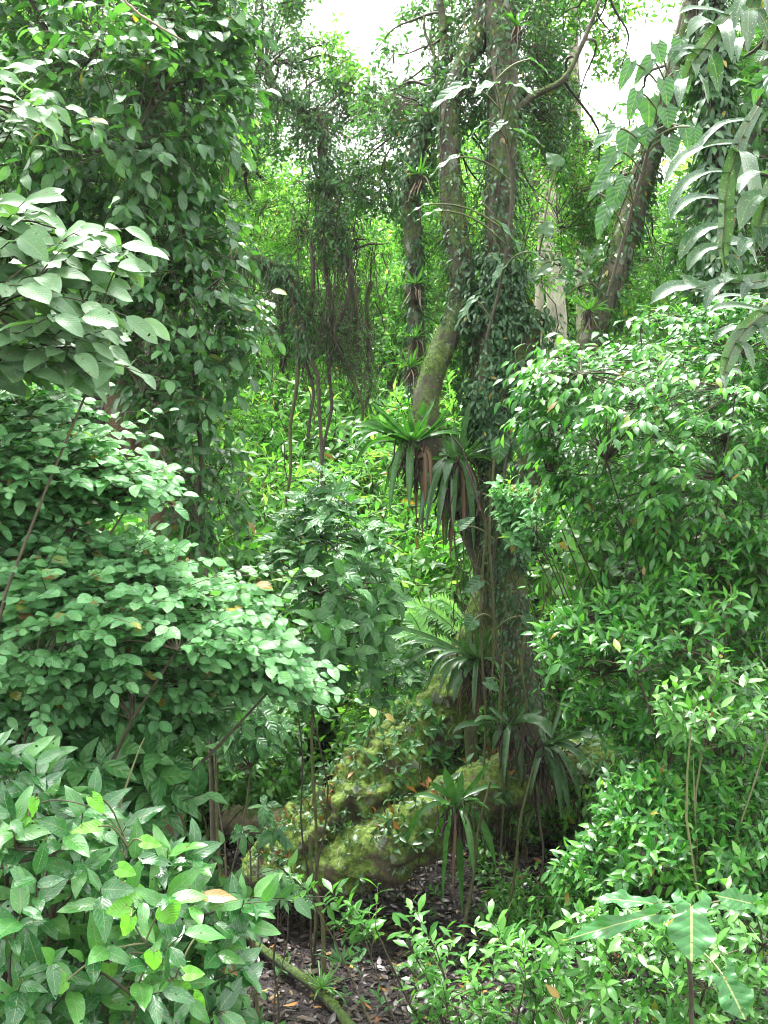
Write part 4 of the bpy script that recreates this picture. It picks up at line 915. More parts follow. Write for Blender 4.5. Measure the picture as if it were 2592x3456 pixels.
# big glossy near bottom left
kwg = dict(nb=(0.1, -0.5, 0), mode='whorl', rows=8, half=2, sag=0.1, droop=0.5, fold=0.18, leafdown=0.15, jit=0.25, twr=0.0032, shape='ovate', wave=0.022)
make_spray_plant('glossy_leaf_shrub', 'big shiny wavy-leaved shrub filling the lower left corner', 'shrub', [(-200, 2560), (150, 2560), (330, 2740), (470, 2900), (780, 2960), (830, 3080), (760, 3250), (800, 3600), (-200, 3600)], 4.2, 0.55, 218, W(150, 4100, 4.6), M['glossy'], 0.1376, 0.0585, 6, 0.22,
                 bias=(0.35, -0.5, 0.5), limbs=14, r0=0.02, **kwg)
make_spray_plant('dull_leaf_shrub', 'dull dark-leaved shrub between the pale slope and the shiny corner shrub', 'shrub', [(150, 2560), (520, 2480), (560, 2600), (540, 2760), (480, 2850), (400, 2850), (200, 2700)], 5.2, 0.4, 73, W(420, 3700, 5.5), M['under'], 0.152, 0.072, 7, 0.25,
                 bias=(0.2, -0.5, 0.4), limbs=8, r0=0.02, **kwg)
make_spray_plant('dull_leaf_shrub', 'shaded small-leaved undergrowth low behind the shiny corner shrub', 'shrub', [(-200, 2700), (500, 2800), (650, 2950), (820, 3080), (800, 3300), (880, 3600), (-200, 3600)], 5.3, 0.5, 340, W(300, 3900, 5.6), M['tree'], 0.0988, 0.0532, 8, 0.3,
                 bias=(0.2, -0.5, 0.2), limbs=8, r0=0.02, **{**kwg, 'rows': 5})
heart_plant('heart_leaf_vine', 'light green heart-leaved vine scrambling over the lower left shrub', [
    (520, 3215, 515, 3280, 66), (595, 3320, 615, 3380, 62), (625, 3285, 690, 3285, 52), (650, 3360, 690, 3430, 60), (442, 3095, 410, 3165, 56), (447, 3095, 490, 3125, 52), (440, 3060, 350, 3075, 70), (420, 3000, 510, 3020, 70),
    (120, 2700, 100, 2760, 44), (95, 2755, 50, 2800, 50), (110, 2780, 140, 2820, 44), (310, 2690, 355, 2745, 50), (365, 3250, 375, 3310, 60), (225, 3310, 180, 3350, 70), (670, 3150, 700, 3185, 40), (380, 3340, 445, 3370, 60), (400, 2930, 460, 2950, 54), (480, 2840, 545, 2850, 50), (330, 2790, 230, 2800, 50), (560, 3060, 590, 3120, 90)],
    3.75, M['heartlight'], [(760, 5290, 3.9, 4), (720, 4200, 3.9, 3), (700, 3520, 3.9, 2.5), (600, 3330, 3.8, 2.5), (500, 3200, 3.8, 3), (440, 3090, 3.8, 3), (395, 2960, 3.8, 3), (430, 2850, 3.8, 3), (340, 2740, 3.85, 2.5), (200, 2700, 3.85, 2.5), (100, 2720, 3.85, 2)], cat='vine')
liana('vine_shoot', 'pale upright vine shoot above the lower left shrub', [(395, 2750, 4.3, 4), (430, 2640, 4.3, 4), (470, 2530, 4.3, 3), (488, 2490, 4.3, 2)], M['twiggreen'], cat='vine')
liana('hanging_twig', 'pale curved dry twig hanging in at the top left', [(250, -500, 5, 6), (395, -60, 5, 4), (450, 30, 5, 4.5), (530, 85, 5, 4), (622, 140, 5, 2)], M['paleroot'], cat='twig')

# ------------------------------------------------------------------ middle understorey shrub
kwu = dict(nb=(0, -0.3, 0), mode='whorl', rows=5, half=1, sag=0.12, droop=0.7, fold=0.15, leafdown=0.3, jit=0.22, twr=0.003, shape='lance', wave=0.01)
make_spray_plant('understorey_shrub', 'soft dark broad-leaved shrub standing in the centre left of the mossy bole', 'shrub', [(1090, 1600), (1180, 1680), (1290, 1850), (1320, 2060), (1240, 2280), (1080, 2380), (930, 2300), (810, 2120), (830, 1980), (960, 1800)], 8.9, 0.8, 134, W(1060, 2950, 9.1), M['under'], 0.184, 0.076, 7, 0.22,
                 bias=(0, -0.3, 0.3), gap=0.3, limbs=2, r0=0.005, **kwu)
make_spray_plant('understorey_shrub', 'small broad-leaved shrub rising behind the mossy bole neck', 'shrub', [(1250, 2130), (1400, 2180), (1420, 2300), (1330, 2400), (1220, 2380), (1180, 2250)], 11.3, 0.4, 41, W(1300, 2700, 11.6), M['under'], 0.16, 0.068, 7, 0.20,
                 bias=(0, -0.4, 0.1), limbs=2, r0=0.005, **kwu)
make_spray_plant('understorey_shrub', 'thin-stemmed shrub with drooping leaves left of the fallen log', 'shrub', [(700, 2330), (880, 2350), (960, 2450), (900, 2560), (780, 2580), (700, 2480)], 7.6, 0.4, 52, W(745, 3050, 7.8), M['under'], 0.128, 0.048, 7, 0.2,
                 bias=(0, -0.4, 0.2), limbs=2, r0=0.006, **kwu)
make_spray_plant('sapling', 'small sapling with hanging leaves in front of the left log end', 'sapling', [(790, 2740), (900, 2720), (960, 2800), (920, 2880), (820, 2860)], 8.2, 0.25, 5, W(860, 3120, 8.3), M['under'], 0.16, 0.064, 6, 0.12,
                 bias=(0, -0.4, 0.0), limbs=2, r0=0.005, **{**kwu, 'leafdown': 0.7})
make_spray_plant('sapling', 'small sapling with pale leaves below the mossy bole end', 'sapling', [(860, 2960), (980, 2960), (1060, 3020), (980, 3090), (880, 3060)], 7.6, 0.25, 8, W(930, 3250, 7.7), M['under'], 0.128, 0.04, 6, 0.12,
                 bias=(0, -0.4, 0.1), limbs=2, r0=0.005, **{**kwu, 'leafdown': 0.6})
for x0, y0, x1, y1, Y, w, lab in ((748, 3430, 735, 2440, 7.9, 8, 'thin brown upright stem beside the left end of the log'), (1062, 3190, 1060, 2200, 9.2, 7, 'thin mossy upright stem under the centre shrub'), (1095, 3230, 1045, 2820, 8.8, 9, 'thin mossy leaning stem between the bole and the mud'),
                                (905, 3850, 855, 3100, 6.5, 8, 'thin mossy stem crossing the near end of the fallen branch'), (1560, 3100, 1655, 2640, 9.35, 6, 'thin curved vine dropping below the glossy bromeliad'), (1690, 3150, 1800, 2590, 9.6, 6, 'thin brown vine dropping from the drooping bromeliad')):
    liana('thin_stem', lab, [(x0, y0 + 60, Y, w), ((x0 * 2 + x1) / 3 + 8, (y0 * 2 + y1) / 3, Y, w * .9), ((x0 + 2 * x1) / 3 - 8, (y0 + 2 * y1) / 3, Y, w * .8), (x1, y1, Y, w * .7)], M['vinemoss'], cat='stem')
for k, (x, y0, y1, lab) in enumerate(((1630, 1750, 2700, 'long mossy vine hanging in front of the upright middle stem'), (1660, 1500, 2350, 'thin vine hanging just left of the upright stem fork'), (1690, 2200, 2900, 'thin root hanging between the bromeliads on the upright stem'), (1825, 2560, 3000, 'brown root hanging from the far side of the low limb'), (1768, 2100, 2500, 'short root hanging on the right of the upright stem'))):
    liana('hanging_vine', lab, [(x + 12, y0, 9.95, 5), (x - 8, y0 + (y1 - y0) * .35, 9.9, 4.5), (x + 8, y0 + (y1 - y0) * .7, 9.9, 4), (x - 3, y1, 9.9, 3.5)], M['vinemoss'] if k != 3 else M['vine'], n=50)

make_spray_plant('undergrowth_shrub', 'light small-leaved undergrowth between the pale slope and the left end of the log', 'shrub', [(560, 2380), (980, 2360), (1010, 2500), (960, 2690), (760, 2710), (560, 2720)], 11.2, 0.5, 230, W(700, 3000, 11.4), M['shrub2'], 0.11, 0.045, 7, 0.3,
                 bias=(0, -0.4, 0.3), limbs=4, r0=0.006, **kwu)
# ------------------------------------------------------------------ vine-hung tree behind, centre left
VY = 13.5
vt = empty('vine_hung_tree', W(560, 2660, VY + 1.5), 'dark tree behind hung with tangled vines, centre left', 'tree')
vk = dict(parent=vt, m=14, n=60)
stem('trunk', [(560, 2720, VY + 1.5, 64), (560, 1600, VY + 1.5, 55), (580, 1000, VY + 1.2, 50), (680, 870, VY + .8, 44)], M['bark'], key='v0', **vk)
stem('limb', [(600, 920, VY + 1, 40), (720, 850, VY + .5, 24), (850, 870, VY, 22), (950, 920, VY, 21), (1005, 1000, VY, 16), (1020, 1120, VY, 12), (1045, 1200, VY, 9)], M['bark'], key='v1', amp=0.45, **vk)
stem('limb', [(640, 950, VY + 1.2, 40), (760, 500, VY + .8, 26), (880, 230, VY + .5, 20), (930, 310, VY, 15), (1020, 370, VY, 14), (1085, 410, VY, 13), (1090, 520, VY, 14), (1105, 640, VY, 14), (1085, 760, VY, 12)], M['bark'], key='v2', amp=0.4, **vk)
stem('limb', [(1100, 640, VY, 16), (1125, 780, VY, 15), (1160, 850, VY, 13), (1185, 950, VY, 11), (1160, 1050, VY, 9), (1120, 1130, VY, 7)], M['vine'], key='v3', amp=0.2, **vk)
stem('limb', [(700, 330, VY + .5, 10), (850, 335, VY + .3, 11), (1000, 345, VY, 8)], M['branchmoss'], key='v4', amp=0.3, **vk)
stem('limb', [(600, 650, VY + 1, 14), (740, 560, VY + .3, 12), (830, 590, VY, 9)], M['bark'], key='v5', amp=0.3, **vk)
stem('limb', [(1100, 640, VY, 12), (1300, 560, VY, 9), (1400, 520, VY + .2, 5)], M['bark'], key='v6', amp=0.3, **vk)
vat = np.concatenate([trunks[k][0] for k in ('v1', 'v2', 'v3', 'v4', 'v5', 'v6')])
kv = dict(mode='whorl', rows=2, sag=0.2, attach=vat)
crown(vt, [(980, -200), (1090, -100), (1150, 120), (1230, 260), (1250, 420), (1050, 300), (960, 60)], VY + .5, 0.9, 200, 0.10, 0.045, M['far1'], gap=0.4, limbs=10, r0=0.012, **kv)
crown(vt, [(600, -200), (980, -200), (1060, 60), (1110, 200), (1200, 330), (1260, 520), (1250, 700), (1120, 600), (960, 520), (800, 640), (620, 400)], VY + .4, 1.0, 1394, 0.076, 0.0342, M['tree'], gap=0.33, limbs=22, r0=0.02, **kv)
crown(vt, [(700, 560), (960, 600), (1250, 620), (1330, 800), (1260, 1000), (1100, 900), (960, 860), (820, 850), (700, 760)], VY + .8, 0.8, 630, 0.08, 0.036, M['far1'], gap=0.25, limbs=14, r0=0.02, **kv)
crown(vt, [(1040, 560), (1160, 600), (1200, 760), (1160, 900), (1080, 860), (1040, 720)], VY - .1, 0.4, 220, 0.076, 0.0266, M['tree'], gap=0.1, limbs=6, r0=0.01, **kv)
crown(vt, [(880, 880), (1180, 900), (1260, 1150), (1280, 1350), (1180, 1350), (1040, 1150), (900, 1050)], VY + .3, 0.5, 442, 0.057, 0.0228, M['tree'], gap=0.35, limbs=16, r0=0.012, nl=5, ln=0.5, **kv)
# hanging dead-moss fringes and vine tangle
def fringe(name, label, keys, n, lo_, hi_, rad, mat, spread=0.12, parent=None):
    A = np.concatenate([trunks[k][0] for k in keys]); st = A[R.integers(0, len(A), n)] + R.normal(0, spread, (n, 3)) * np.array([1, 1, .3])
    L = R.uniform(lo_, hi_, n) * R.uniform(.3, 1, n)
    t = np.linspace(0, 1, 9)[None, :, None]
    P = st[:, None] - UP * t * L[:, None, None] + np.cumsum(R.normal(0, 0.045, (n, 9, 3)) * np.array([1, 1, .2]), 1) * L[:, None, None] + np.sin(t * 3 + R.uniform(0, 6, (n, 1, 1))) * 0.04 * L[:, None, None] * np.array([1, .5, 0])
    V, Q, U = tubes(P, np.linspace(1, .5, 9)[None] * rad * R.uniform(.5, 1.5, (n, 1)), 4)
    o = part(name, parent, V, Q, U, mat, origin=(A[0] if parent is None else np.array(parent.location)))
    if parent is None:
        o.location = A[0]; tagged(o, label, 'hanging moss', kind='stuff')
    return o
fringe('hanging_moss', 'brown hanging moss fringe under the branches of the vine-hung tree', ['v1', 'v2', 'v4', 'v6', 'v3'], 380, 0.1, 0.8, 0.005, M['vinemoss'], spread=0.2)
fringe('vine_tangle', 'dense tangle of fine dangling vines left of the middle', ['v3', 'v1'], 120, 0.3, 1.6, 0.006, M['vine'], spread=0.36)
fringe('hanging_roots', 'tangle of thin roots hanging from the dark curved branch', ['v1', 'v3'], 110, 0.4, 1.7, 0.007, M['vine'], spread=0.25)
fringe('hanging_roots', 'thin roots and vines trailing down the upright stem', ['up'], 150, 0.4, 2.2, 0.007, M['vinemoss'], spread=0.16)
fringe('hanging_roots', 'rootlets hanging from the underside of the mossy bole', ['bole'], 260, 0.3, 0.75, 0.005, M['root'], spread=0.3)
fringe('hanging_roots', 'fine roots hanging from the low limb and fork of the mossy tree', ['low'], 260, 0.2, 0.9, 0.006, M['root'], spread=0.15)
clad('branch_fern', 'small ferns growing thickly along the dark arching branch', *trunks['v1'], 2600, 0.10, 0.03, M['tree'], stand=0.16, t0=0.1, t1=1, shape='lance', cat='fern')
clad('branch_fern', 'small dark ferns along the crooked upper branch of the vine-hung tree', *trunks['v2'], 1500, 0.10, 0.03, M['tree'], stand=0.14, t0=0.3, t1=1, shape='lance', cat='fern')
for k, (pts, lab) in enumerate((
    ([(1020, 1050), (1045, 1200), (1070, 1290), (1085, 1420), (1080, 1600), (1085, 1720)], 'dark twisted liana hanging from the curved branch, thickest of the bunch'),
    ([(1005, 1020), (1010, 1180), (990, 1350), (985, 1450), (975, 1580), (970, 1700)], 'knobbly liana hanging leftmost under the curved branch'),
    ([(1060, 800), (1050, 1000), (1030, 1150), (1035, 1250), (1060, 1350), (1040, 1480)], 'thin liana winding past the tip of the curved branch'),
    ([(1150, 850), (1190, 950), (1200, 1100), (1180, 1220), (1210, 1330), (1225, 1420)], 'liana bowing out to the right of the tangled vines'),
    ([(1100, 850), (1110, 1000), (1130, 1150), (1110, 1280), (1115, 1400), (1090, 1560)], 'thin liana in the middle of the tangle'),
    ([(1250, 950), (1240, 1100), (1250, 1250), (1235, 1380)], 'short dark liana right of the tangle'))):
    liana('liana', lab, [(a, b, VY - .1 + 0.08 * k, 9 - 4.5 * i / len(pts)) for i, (a, b) in enumerate(pts)], M['vinemoss'] if k % 2 else M['vine'], n=60, wob=0.025)

# ------------------------------------------------------------------ shrubs on the right
kr = dict(mode='whorl', rows=4, half=1, sag=0.1, droop=0.5, fold=0.2, leafdown=0.1, jit=0.3, twr=0.002, shape='lance', wave=0.02)
make_spray_plant('small_leaf_shrub', 'tall dense shrub with small shiny leaves filling the right middle', 'shrub', [(1760, 1230), (1900, 1150), (2050, 1130), (2200, 1060), (2750, 1000), (2750, 2000), (2450, 2050), (2250, 1900), (1990, 1780), (1850, 1600), (1760, 1400)], 7.6, 1.0, 1152, W(2330, 3300, 8.2), M['shrub'], 0.096, 0.0368, 8, 0.30,
                 bias=(-0.4, -0.3, 0.0), limbs=14, r0=0.018, gap=0.32, **{**kr, 'mode': 'flat', 'sag': 0.3, 'leafdown': 0.45, 'jit': 0.45, 'nb': (-0.1, -0.5, 0)})
make_spray_plant('small_leaf_shrub', 'pale-leaved spray reaching in front of the central stem', 'shrub', [(1690, 1660), (1800, 1640), (1880, 1700), (1850, 1850), (1780, 1880), (1700, 1800)], 8.2, 0.35, 93, W(2300, 3300, 8.5), M['quilt'], 0.0858, 0.0351, 9, 0.2,
                 bias=(-0.7, -0.3, 0.2), limbs=4, r0=0.012, **kr)
make_spray_plant('small_leaf_shrub', 'bushy bright shrub at the right edge below the middle', 'shrub', [(1790, 2200), (1950, 2050), (2250, 1950), (2400, 1830), (2750, 1800), (2750, 2750), (2350, 2750), (2120, 2540), (1950, 2420)], 7.2, 0.8, 992, W(2350, 3400, 7.6), M['shrub'], 0.092, 0.032, 8, 0.26,
                 bias=(-0.3, -0.4, 0.2), limbs=14, r0=0.016, gap=0.28, **kr)
make_spray_plant('small_leaf_shrub', 'fresh green shrub on the right in front of the hanging bromeliad', 'shrub', [(2090, 2660), (2200, 2600), (2300, 2700), (2400, 2750), (2750, 2650), (2750, 3150), (2100, 3100), (1930, 3050), (1880, 2940), (2000, 2850)], 6.4, 0.6, 752, W(2250, 3600, 6.8), M['shrub'], 0.084, 0.0288, 8, 0.24,
                 bias=(-0.3, -0.4, 0.2), limbs=12, r0=0.014, gap=0.25, **kr)
make_spray_plant('small_leaf_shrub', 'low bright shrub along the bottom right edge', 'shrub', [(1820, 3200), (1980, 3090), (2300, 3080), (2750, 3020), (2750, 3700), (1700, 3700), (1750, 3350)], 5.4, 0.4, 420, W(2150, 4000, 5.7), M['shrub2'], 0.085, 0.0298, 8, 0.2,
                 bias=(-0.3, -0.4, 0.2), limbs=16, r0=0.015, gap=0.05, **kr)
make_spray_plant('rosette_leaf_shrub', 'open shrub with upright pale sprigs at the bottom centre', 'shrub', [(1230, 3020), (1330, 3000), (1430, 3060), (1560, 3160), (1750, 3120), (1850, 3220), (1800, 3400), (1700, 3600), (1400, 3600), (1400, 3350), (1380, 3180)], 5.3, 0.4, 74, W(1650, 4000, 5.6), M['shrub2'], 0.085, 0.0306, 8, 0.2,
                 bias=(-0.35, -0.1, 0.7), limbs=14, r0=0.012, **{**kr, 'shape': 'obov'})
make_spray_plant('rosette_leaf_shrub', 'arching shoot reaching up left over the mud', 'shrub', [(960, 2960), (1030, 2960), (1200, 3060), (1300, 3180), (1240, 3200), (1100, 3090)], 5.5, 0.15, 18, W(1500, 3900, 5.6), M['shrub2'], 0.102, 0.034, 6, 0.16,
                 bias=(-0.6, -0.1, 0.5), limbs=3, r0=0.008, **{**kr, 'shape': 'obov'})
make_spray_plant('small_leaf_shrub', 'shaded shrub deep behind the right edge', 'shrub', [(1850, 1250), (2200, 1150), (2750, 1100), (2750, 3300), (2000, 3000), (2050, 2450), (2150, 2100), (2050, 1850), (1900, 1700)], 9.0, 0.9, 680, W(2500, 3100, 9.8), M['tree'], 0.1064, 0.0418, 8, 0.35,
                 bias=(-0.1, -0.4, 0.2), limbs=12, r0=0.02, **kr)
make_spray_plant('yellow_stem_sapling', 'thin yellow-stemmed sapling in the gap on the right', 'sapling', [(2220, 2250), (2560, 2220), (2650, 2450), (2400, 2560), (2200, 2450)], 6.2, 0.45, 56, W(2330, 2860, 6.2), M['shrub2'], 0.0935, 0.0357, 7, 0.22, bias=(0, -0.4, 0.2), limbs=4, r0=0.012, twigm=M['twiggreen'], **kr)
# dark-trunked tree on the right
dt = empty('dark_trunked_tree', W(2460, 3210, 9.4), 'dark straight-trunked tree behind the lobed leaves, sky showing through its crown', 'tree')
dk = dict(parent=dt, m=14, n=60, amp=0.18)
stem('trunk', [(2460, 3230, 9.4, 50), (2460, 1900, 9.2, 34), (2440, 1500, 9.2, 32), (2420, 1200, 9.2, 30), (2430, 900, 9.2, 30), (2420, 500, 9.3, 32), (2400, 200, 9.3, 40), (2400, -250, 9.3, 44)], M['branchmoss'], key='d1', **dk)
stem('limb', [(2430, 850, 9.2, 22), (2510, 600, 9.4, 20), (2560, 300, 9.6, 18), (2640, -50, 9.8, 14)], M['branchmoss'], key='d2', **dk)
clad('ivy_climber', 'dark leafy climber on the straight dark trunk behind the lobed leaves', *trunks['d1'], 2600, 0.12, 0.05, M['ivy'], stand=0.16, t0=0.3, t1=1)
datt = np.concatenate([trunks['d1'][0][25:], trunks['d2'][0]])
crown(dt, [(2330, -200), (2330, 200), (2280, 420), (2330, 700), (2250, 900), (2400, 1080), (2800, 1080), (2800, -200)], 10.2, 1.0, 884, 0.1216, 0.0494, M['tree'], attach=datt, rows=3, gap=0.42, limbs=20, r0=0.015, nl=7)
#==FAR==
# ------------------------------------------------------------------ trees and bushes behind
def far_tree(name, label, H, cr, low, nsp, LL, LW, mat, bark, group, seed, nl=8, clumps=34, ln=0.45):
    root = empty(name, (0, 0, 0), label, 'tree', group)
    # clump centres spread over crown
    cc = []
    while len(cc) < clumps:
        z = R.uniform(low, 1.0); a = R.uniform(0, 6.283); prof_ = math.sin(math.pi * min(1, ((z - low) / (1 - low)) * 0.8 + 0.17)) ** 0.6
        q = cr * prof_ * math.sqrt(R.uniform(0.05, 1)); cc.append((q * math.cos(a), q * math.sin(a), z * H * 0.96))
    cc = np.array(cc); rad = R.uniform(0.45, 0.9, clumps) * cr * 0.42
    k = R.integers(0, clumps, nsp); v = norm(R.normal(0, 1, (nsp, 3))) * (R.uniform(0, 1, (nsp, 1)) ** 0.45)
    st = cc[k] + v * rad[k][:, None] * np.array([1.15, 1.15, 0.75])
    dr = norm(v + UP * 0.2 + R.normal(0, 0.4, v.shape))
    Lf, tw = spray(st, dr, R.uniform(.6, 1.2, nsp) * ln, nl, LL, LW, mode='whorl', rows=2, half=1, sag=0.2, jit=0.4, shape='lance', leafdown=0.2)
    part('crown', root, *Lf, mat)
    # trunk and limbs
    tt = np.linspace(0, 1, 16)[:, None]; P = np.array([[0.35 * math.sin(3 * t + seed), 0.3 * math.cos(2.3 * t + seed) - .3, t * H * 0.9] for t in tt[:, 0]])
    P -= P[0]
    part('trunk', root, *displaced_tube(P, (0.018 * H * (1 - 0.75 * tt[:, 0]) + 0.02), 10, 0.15, 3, seed), bark)
    i = np.clip((cc[:, 2] / (H * 0.9) * 15 - 3), 0, 14).astype(int); s0 = P[i]; t = np.linspace(0, 1, 8)[None, :, None]
    Hh = np.linalg.norm(cc - s0, axis=1)[:, None, None]
    B = s0[:, None] * (1 - t) + cc[:, None] * t + np.sin(t * 3.14) * R.normal(0, 0.06, (clumps, 1, 3)) * Hh
    part('limb', root, *join([tubes(B, 0.0045 * H * (1 - t[..., 0] * .8) * np.ones((clumps, 1)), 5), tubes(tw, np.full(tw.shape[:2], 0.006), 3)]), bark)
    return root
FT = [far_tree('forest_tree', 'bright green leafy tree of the forest behind', 14, 3.4, 0.12, 2600, 0.17, 0.065, M['far1'], M['bark'], 'trees of the forest behind', 1),
      far_tree('forest_tree', 'darker leafy tree of the forest behind', 15, 3.2, 0.12, 2600, 0.17, 0.07, M['far2'], M['barkgrey'], 'trees of the forest behind', 2),
      far_tree('forest_tree', 'fine-leaved tree of the forest behind', 13, 3.0, 0.2, 2400, 0.14, 0.05, M['far1'], M['bark'], 'trees of the forest behind', 3)]
FB = [far_tree('forest_bush', 'bright leafy bush on the forest floor behind', 4, 2.0, 0.03, 1500, 0.16, 0.06, M['far1'], M['twig'], 'bushes of the forest behind', 4, clumps=22, ln=0.35),
      far_tree('forest_bush', 'darker leafy bush on the forest floor behind', 3.4, 1.9, 0.03, 1500, 0.17, 0.07, M['far2'], M['twig'], 'bushes of the forest behind', 5, clumps=22, ln=0.35),
      far_tree('forest_bush', 'feathery pale bush on the forest floor behind', 3.8, 2.0, 0.05, 1900, 0.15, 0.032, M['far1'], M['twig'], 'bushes of the forest behind', 6, clumps=22, ln=0.45, nl=10)]
FB.append(far_tree('forest_bush', 'lime green bush behind, light painted into its leaves', 3.8, 2.0, 0.03, 1900, 0.13, 0.05, M['far3'], M['twig'], 'bushes of the forest behind', 7, clumps=24, ln=0.4, nl=9))
for b in FB: b['category'] = 'bush'
used = set()
def place(protos, k, px, top, Y, hp):
    x = (px - 1296) / F * Y; z0 = gz(x, Y) - 0.05
    H = CZ + (1728 - top) / F * Y - z0; s = H / hp[k]; sw = min(s, 1.6) if hp[0] > 6 else s
    loc = (x, Y, z0); rz = R.uniform(0, 6.28); sc = (sw, sw, s)
    p = protos[k]
    if p.name in used: return copy_thing(p, loc, rz, sc)
    used.add(p.name); p.location = loc; p.rotation_euler = (0, 0, rz); p.scale = sc; return p
TH = [14, 15, 13]; BH = [4, 3.4, 3.8, 3.8]
far = [ # px, top py, Y, kind
    (-50, 100, 17, 1), (420, -100, 18, 0), (680, 60, 24, 1), (900, 520, 22, 0), (1160, 700, 21, 0), (1330, 760, 22, 2), (1560, 560, 22, 0), (1720, 330, 21, 1), (1850, 620, 22, 2),
    (1980, 800, 21, 0), (2150, 780, 20, 1), (2400, 620, 19, 1), (2780, 0, 18, 0), (3100, -200, 18, 1), (-350, -200, 18, 0),
    (-700, -200, 22, 1), (200, -200, 25, 2), (560, 200, 28, 0), (760, 420, 30, 1), (1080, 640, 28, 2), (1250, 620, 33, 1), (1420, 640, 29, 0), (1620, 450, 28, 2), (1750, 300, 31, 0), (2020, 680, 30, 2), (2180, 640, 29, 0),
    (2400, 400, 29, 2), (2800, -100, 26, 0), (3200, -200, 26, 1), (0, 0, 38, 0), (350, 100, 40, 1), (700, 450, 40, 0), (1100, 720, 42, 1), (1350, 700, 42, 0), (1600, 560, 40, 1), (1850, 640, 42, 0), (2100, 720, 40, 1), (2450, 500, 42, 0), (2850, 100, 38, 1), (-500, 0, 40, 1), (3300, 0, 38, 0)]
for px, top, Y, k in far: place(FT, k, px, top, Y, TH)
bush = [(1900, 1930, 13.2, 3), (2080, 2020, 12.6, 3), (950, 1480, 17.5, 3), (1120, 1600, 18.5, 3), (1330, 1500, 18, 3), (1480, 1800, 17.6, 3), (1180, 2000, 19, 3), (800, 1650, 18, 3), (760, 1400, 16.5, 2), (930, 1500, 17.5, 2), (1120, 1500, 17, 2), (1330, 1700, 15, 1), (1480, 1750, 14.5, 0), (1900, 1750, 15.5, 0), (2080, 1850, 14.5, 2), (1980, 2080, 12.2, 0), (2300, 1500, 13, 1), (2600, 1500, 13, 0),
        (440, 1700, 14.5, 1), (200, 1700, 11.5, 0), (-100, 1700, 11, 1), (560, 2150, 14.5, 0), (620, 2250, 13.8, 3), (850, 2300, 14.0, 0), (700, 2380, 13.3, 3), (480, 2300, 13.5, 0), (880, 2060, 13.5, 1), (1320, 2050, 13.5, 1), (1450, 2200, 13.2, 0), (1230, 1880, 18, 0), (1000, 1900, 18.5, 2), (1120, 2150, 18.6, 1),
        (840, 1450, 20, 2), (1000, 1300, 21, 2), (1160, 1350, 20, 0), (1350, 1300, 21, 2), (1500, 1400, 19, 0), (1750, 1500, 18, 2), (1950, 1500, 17, 0), (2200, 1400, 18, 2), (2450, 1300, 17, 1), (2750, 1400, 16, 0), (550, 1400, 18, 0), (300, 1300, 18, 1), (0, 1300, 17, 0),
        (600, 1200, 25, 0), (900, 1250, 26, 0), (1250, 1200, 26, 2), (1600, 1250, 25, 0), (1900, 1200, 26, 1), (2200, 1200, 25, 0), (2600, 1200, 25, 1), (200, 1200, 25, 0), (-200, 1200, 24, 1), (3000, 1300, 22, 0), (2950, 1800, 13, 1), (-500, 1800, 13, 0)]
for px, top, Y, k in bush:
    wpx = 2.0 * (CZ + (1728 - top) / F * Y) / BH[k] / Y * F
    if Y < 17.4 and abs(px - 1135) < wpx * 0.8 + 110: px = 1135 + math.copysign(wpx * 0.8 + 120, px - 1135.5)
    place(FB, k, px, top, Y, BH)
# pale trunks behind on the right
for x0, x1, Y, r_, lab in ((1870, 1855, 17, 34, 'pale lichened straight trunk in the bright background right of the middle'), (1800, 1835, 18.5, 16, 'thin white trunk left of the pale straight trunk'), (1960, 1950, 19, 26, 'pale trunk half hidden behind the pale straight trunk')):
    P, r = pxpath([(x0 + 10, 2400, Y, r_ * 1.2), (x0, 1800, Y, r_ * 1.1), (x0 + 12, 1200, Y, r_), (x1, 600, Y, r_ * .8), (x1 - 15, 100, Y, r_ * .65), (x1 - 10, -300, Y, r_ * .5)], 60)
    o = part('pale_tree', None, *displaced_tube(P, r, 16, 0.12, 4), M['barkpale'], origin=P[0]); o.location = P[0]; tagged(o, lab, 'tree')

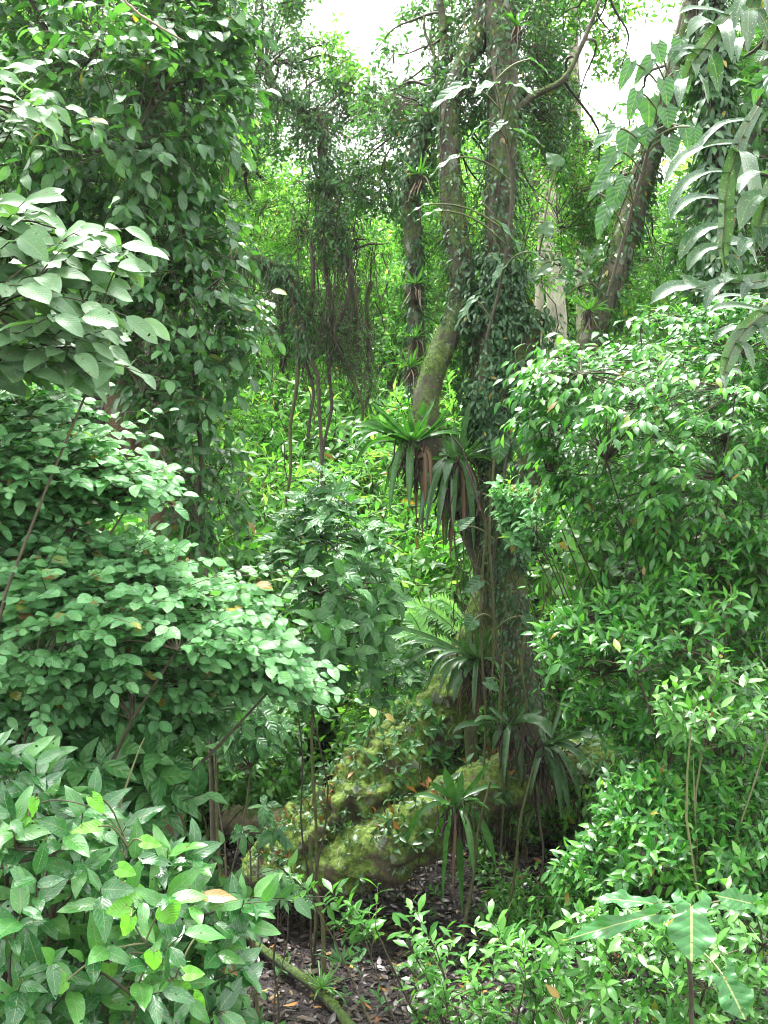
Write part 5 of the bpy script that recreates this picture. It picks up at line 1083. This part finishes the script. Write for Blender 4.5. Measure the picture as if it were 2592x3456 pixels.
# ------------------------------------------------------------------ ground cover and leaf litter
def scatter(name, label, region, n, mode, LL, LW, mat, skip=None, stand=0.12):
    pts = []
    while len(pts) < n:
        x = R.uniform(region[0], region[1]); y = R.uniform(region[2], region[3])
        if skip and skip(x, y): continue
        pts.append((x, y, gz(x, y)))
    pts = np.array(pts)
    if mode == 'litter':
        sz = R.uniform(0.5, 1.5, n); az = R.uniform(0, 6.283, n)
        d = np.stack([np.cos(az), np.sin(az), R.normal(0.05, 0.15, n)], 1)
        nr = UP + R.normal(0, 0.3, (n, 3))
        Lf = leaves('ovate', 3, 1, pts + UP * R.uniform(0.004, 0.035, (n, 1)), d, nr, LL * sz, LW * sz, R.normal(0.2, 0.6, n), R.uniform(-0.1, .5, n))
        parts = Lf
    else:
        Lf, tw = spray(pts, UP + R.normal(0, 0.35, pts.shape), R.uniform(0.4, 1.3, n) * stand, 6, LL, LW, mode='whorl', rows=3, sag=0.15, jit=0.4, leafdown=0.1)
        parts = Lf
    o = part(name, None, *parts, mat); o['label'] = label; o['kind'] = 'stuff'; o['category'] = cat_ = 'leaf litter' if mode == 'litter' else 'ground cover'
    return o
scatter('leaf_litter', 'dark wet fallen leaves covering the mud', (-3.2, 3.2, 6.5, 17.5), 17000, 'litter', 0.085, 0.04, M['litter'])
scatter('orange_leaf_litter', 'scattered orange fallen leaves on the mud', (-2.2, 2.5, 7, 17), 260, 'litter', 0.11, 0.05, M['orange'])
def path_gap(x, y):
    px = 1296 + x / y * F
    if 10.6 < y < 12.6 and (700 < px < 1000 or 1650 < px < 2050): return True
    return (y < 12.3 and x > -1.4 and x < 1.0) or (12.9 < y < 17.6 and 960 < px < 1280)
scatter('ground_cover', 'low leafy ground cover left of the mossy bole', (-3.8, 3.8, 9.3, 18), 9500, 'herb', 0.085, 0.038, M['shrub2'], skip=path_gap, stand=0.32)
scatter('seedlings', 'small green seedlings scattered on the mud', (-2.2, 2.5, 8.0, 12.5), 130, 'herb', 0.09, 0.04, M['under'], stand=0.14)

# ------------------------------------------------------------------ damp air
hx0, hx1, hy0, hy1, hz0, hz1 = -70.0, 70.0, -6.0, 78.0, -1.6, 32.0
hv = np.array([(x, y, z) for x in (hx0, hx1) for y in (hy0, hy1) for z in (hz0, hz1)])
hq = np.array([(0, 1, 3, 2), (4, 6, 7, 5), (0, 4, 5, 1), (2, 3, 7, 6), (0, 2, 6, 4), (1, 5, 7, 3)])
hm = bpy.data.materials.new('damp_air'); hm.use_nodes = True
for n in list(hm.node_tree.nodes): hm.node_tree.nodes.remove(n)
ho = hm.node_tree.nodes.new('ShaderNodeOutputMaterial'); hp = hm.node_tree.nodes.new('ShaderNodeVolumePrincipled')
hp.inputs['Color'].default_value = (0.93, 0.97, 0.95, 1); hp.inputs['Density'].default_value = 0.0004; hp.inputs['Anisotropy'].default_value = 0.3
hm.node_tree.links.new(hp.outputs[0], ho.inputs['Volume'])
hz = part('haze', None, hv, hq, np.zeros((8, 2)), hm); hz['kind'] = 'stuff'; hz['label'] = 'thin damp haze hanging in the forest air'
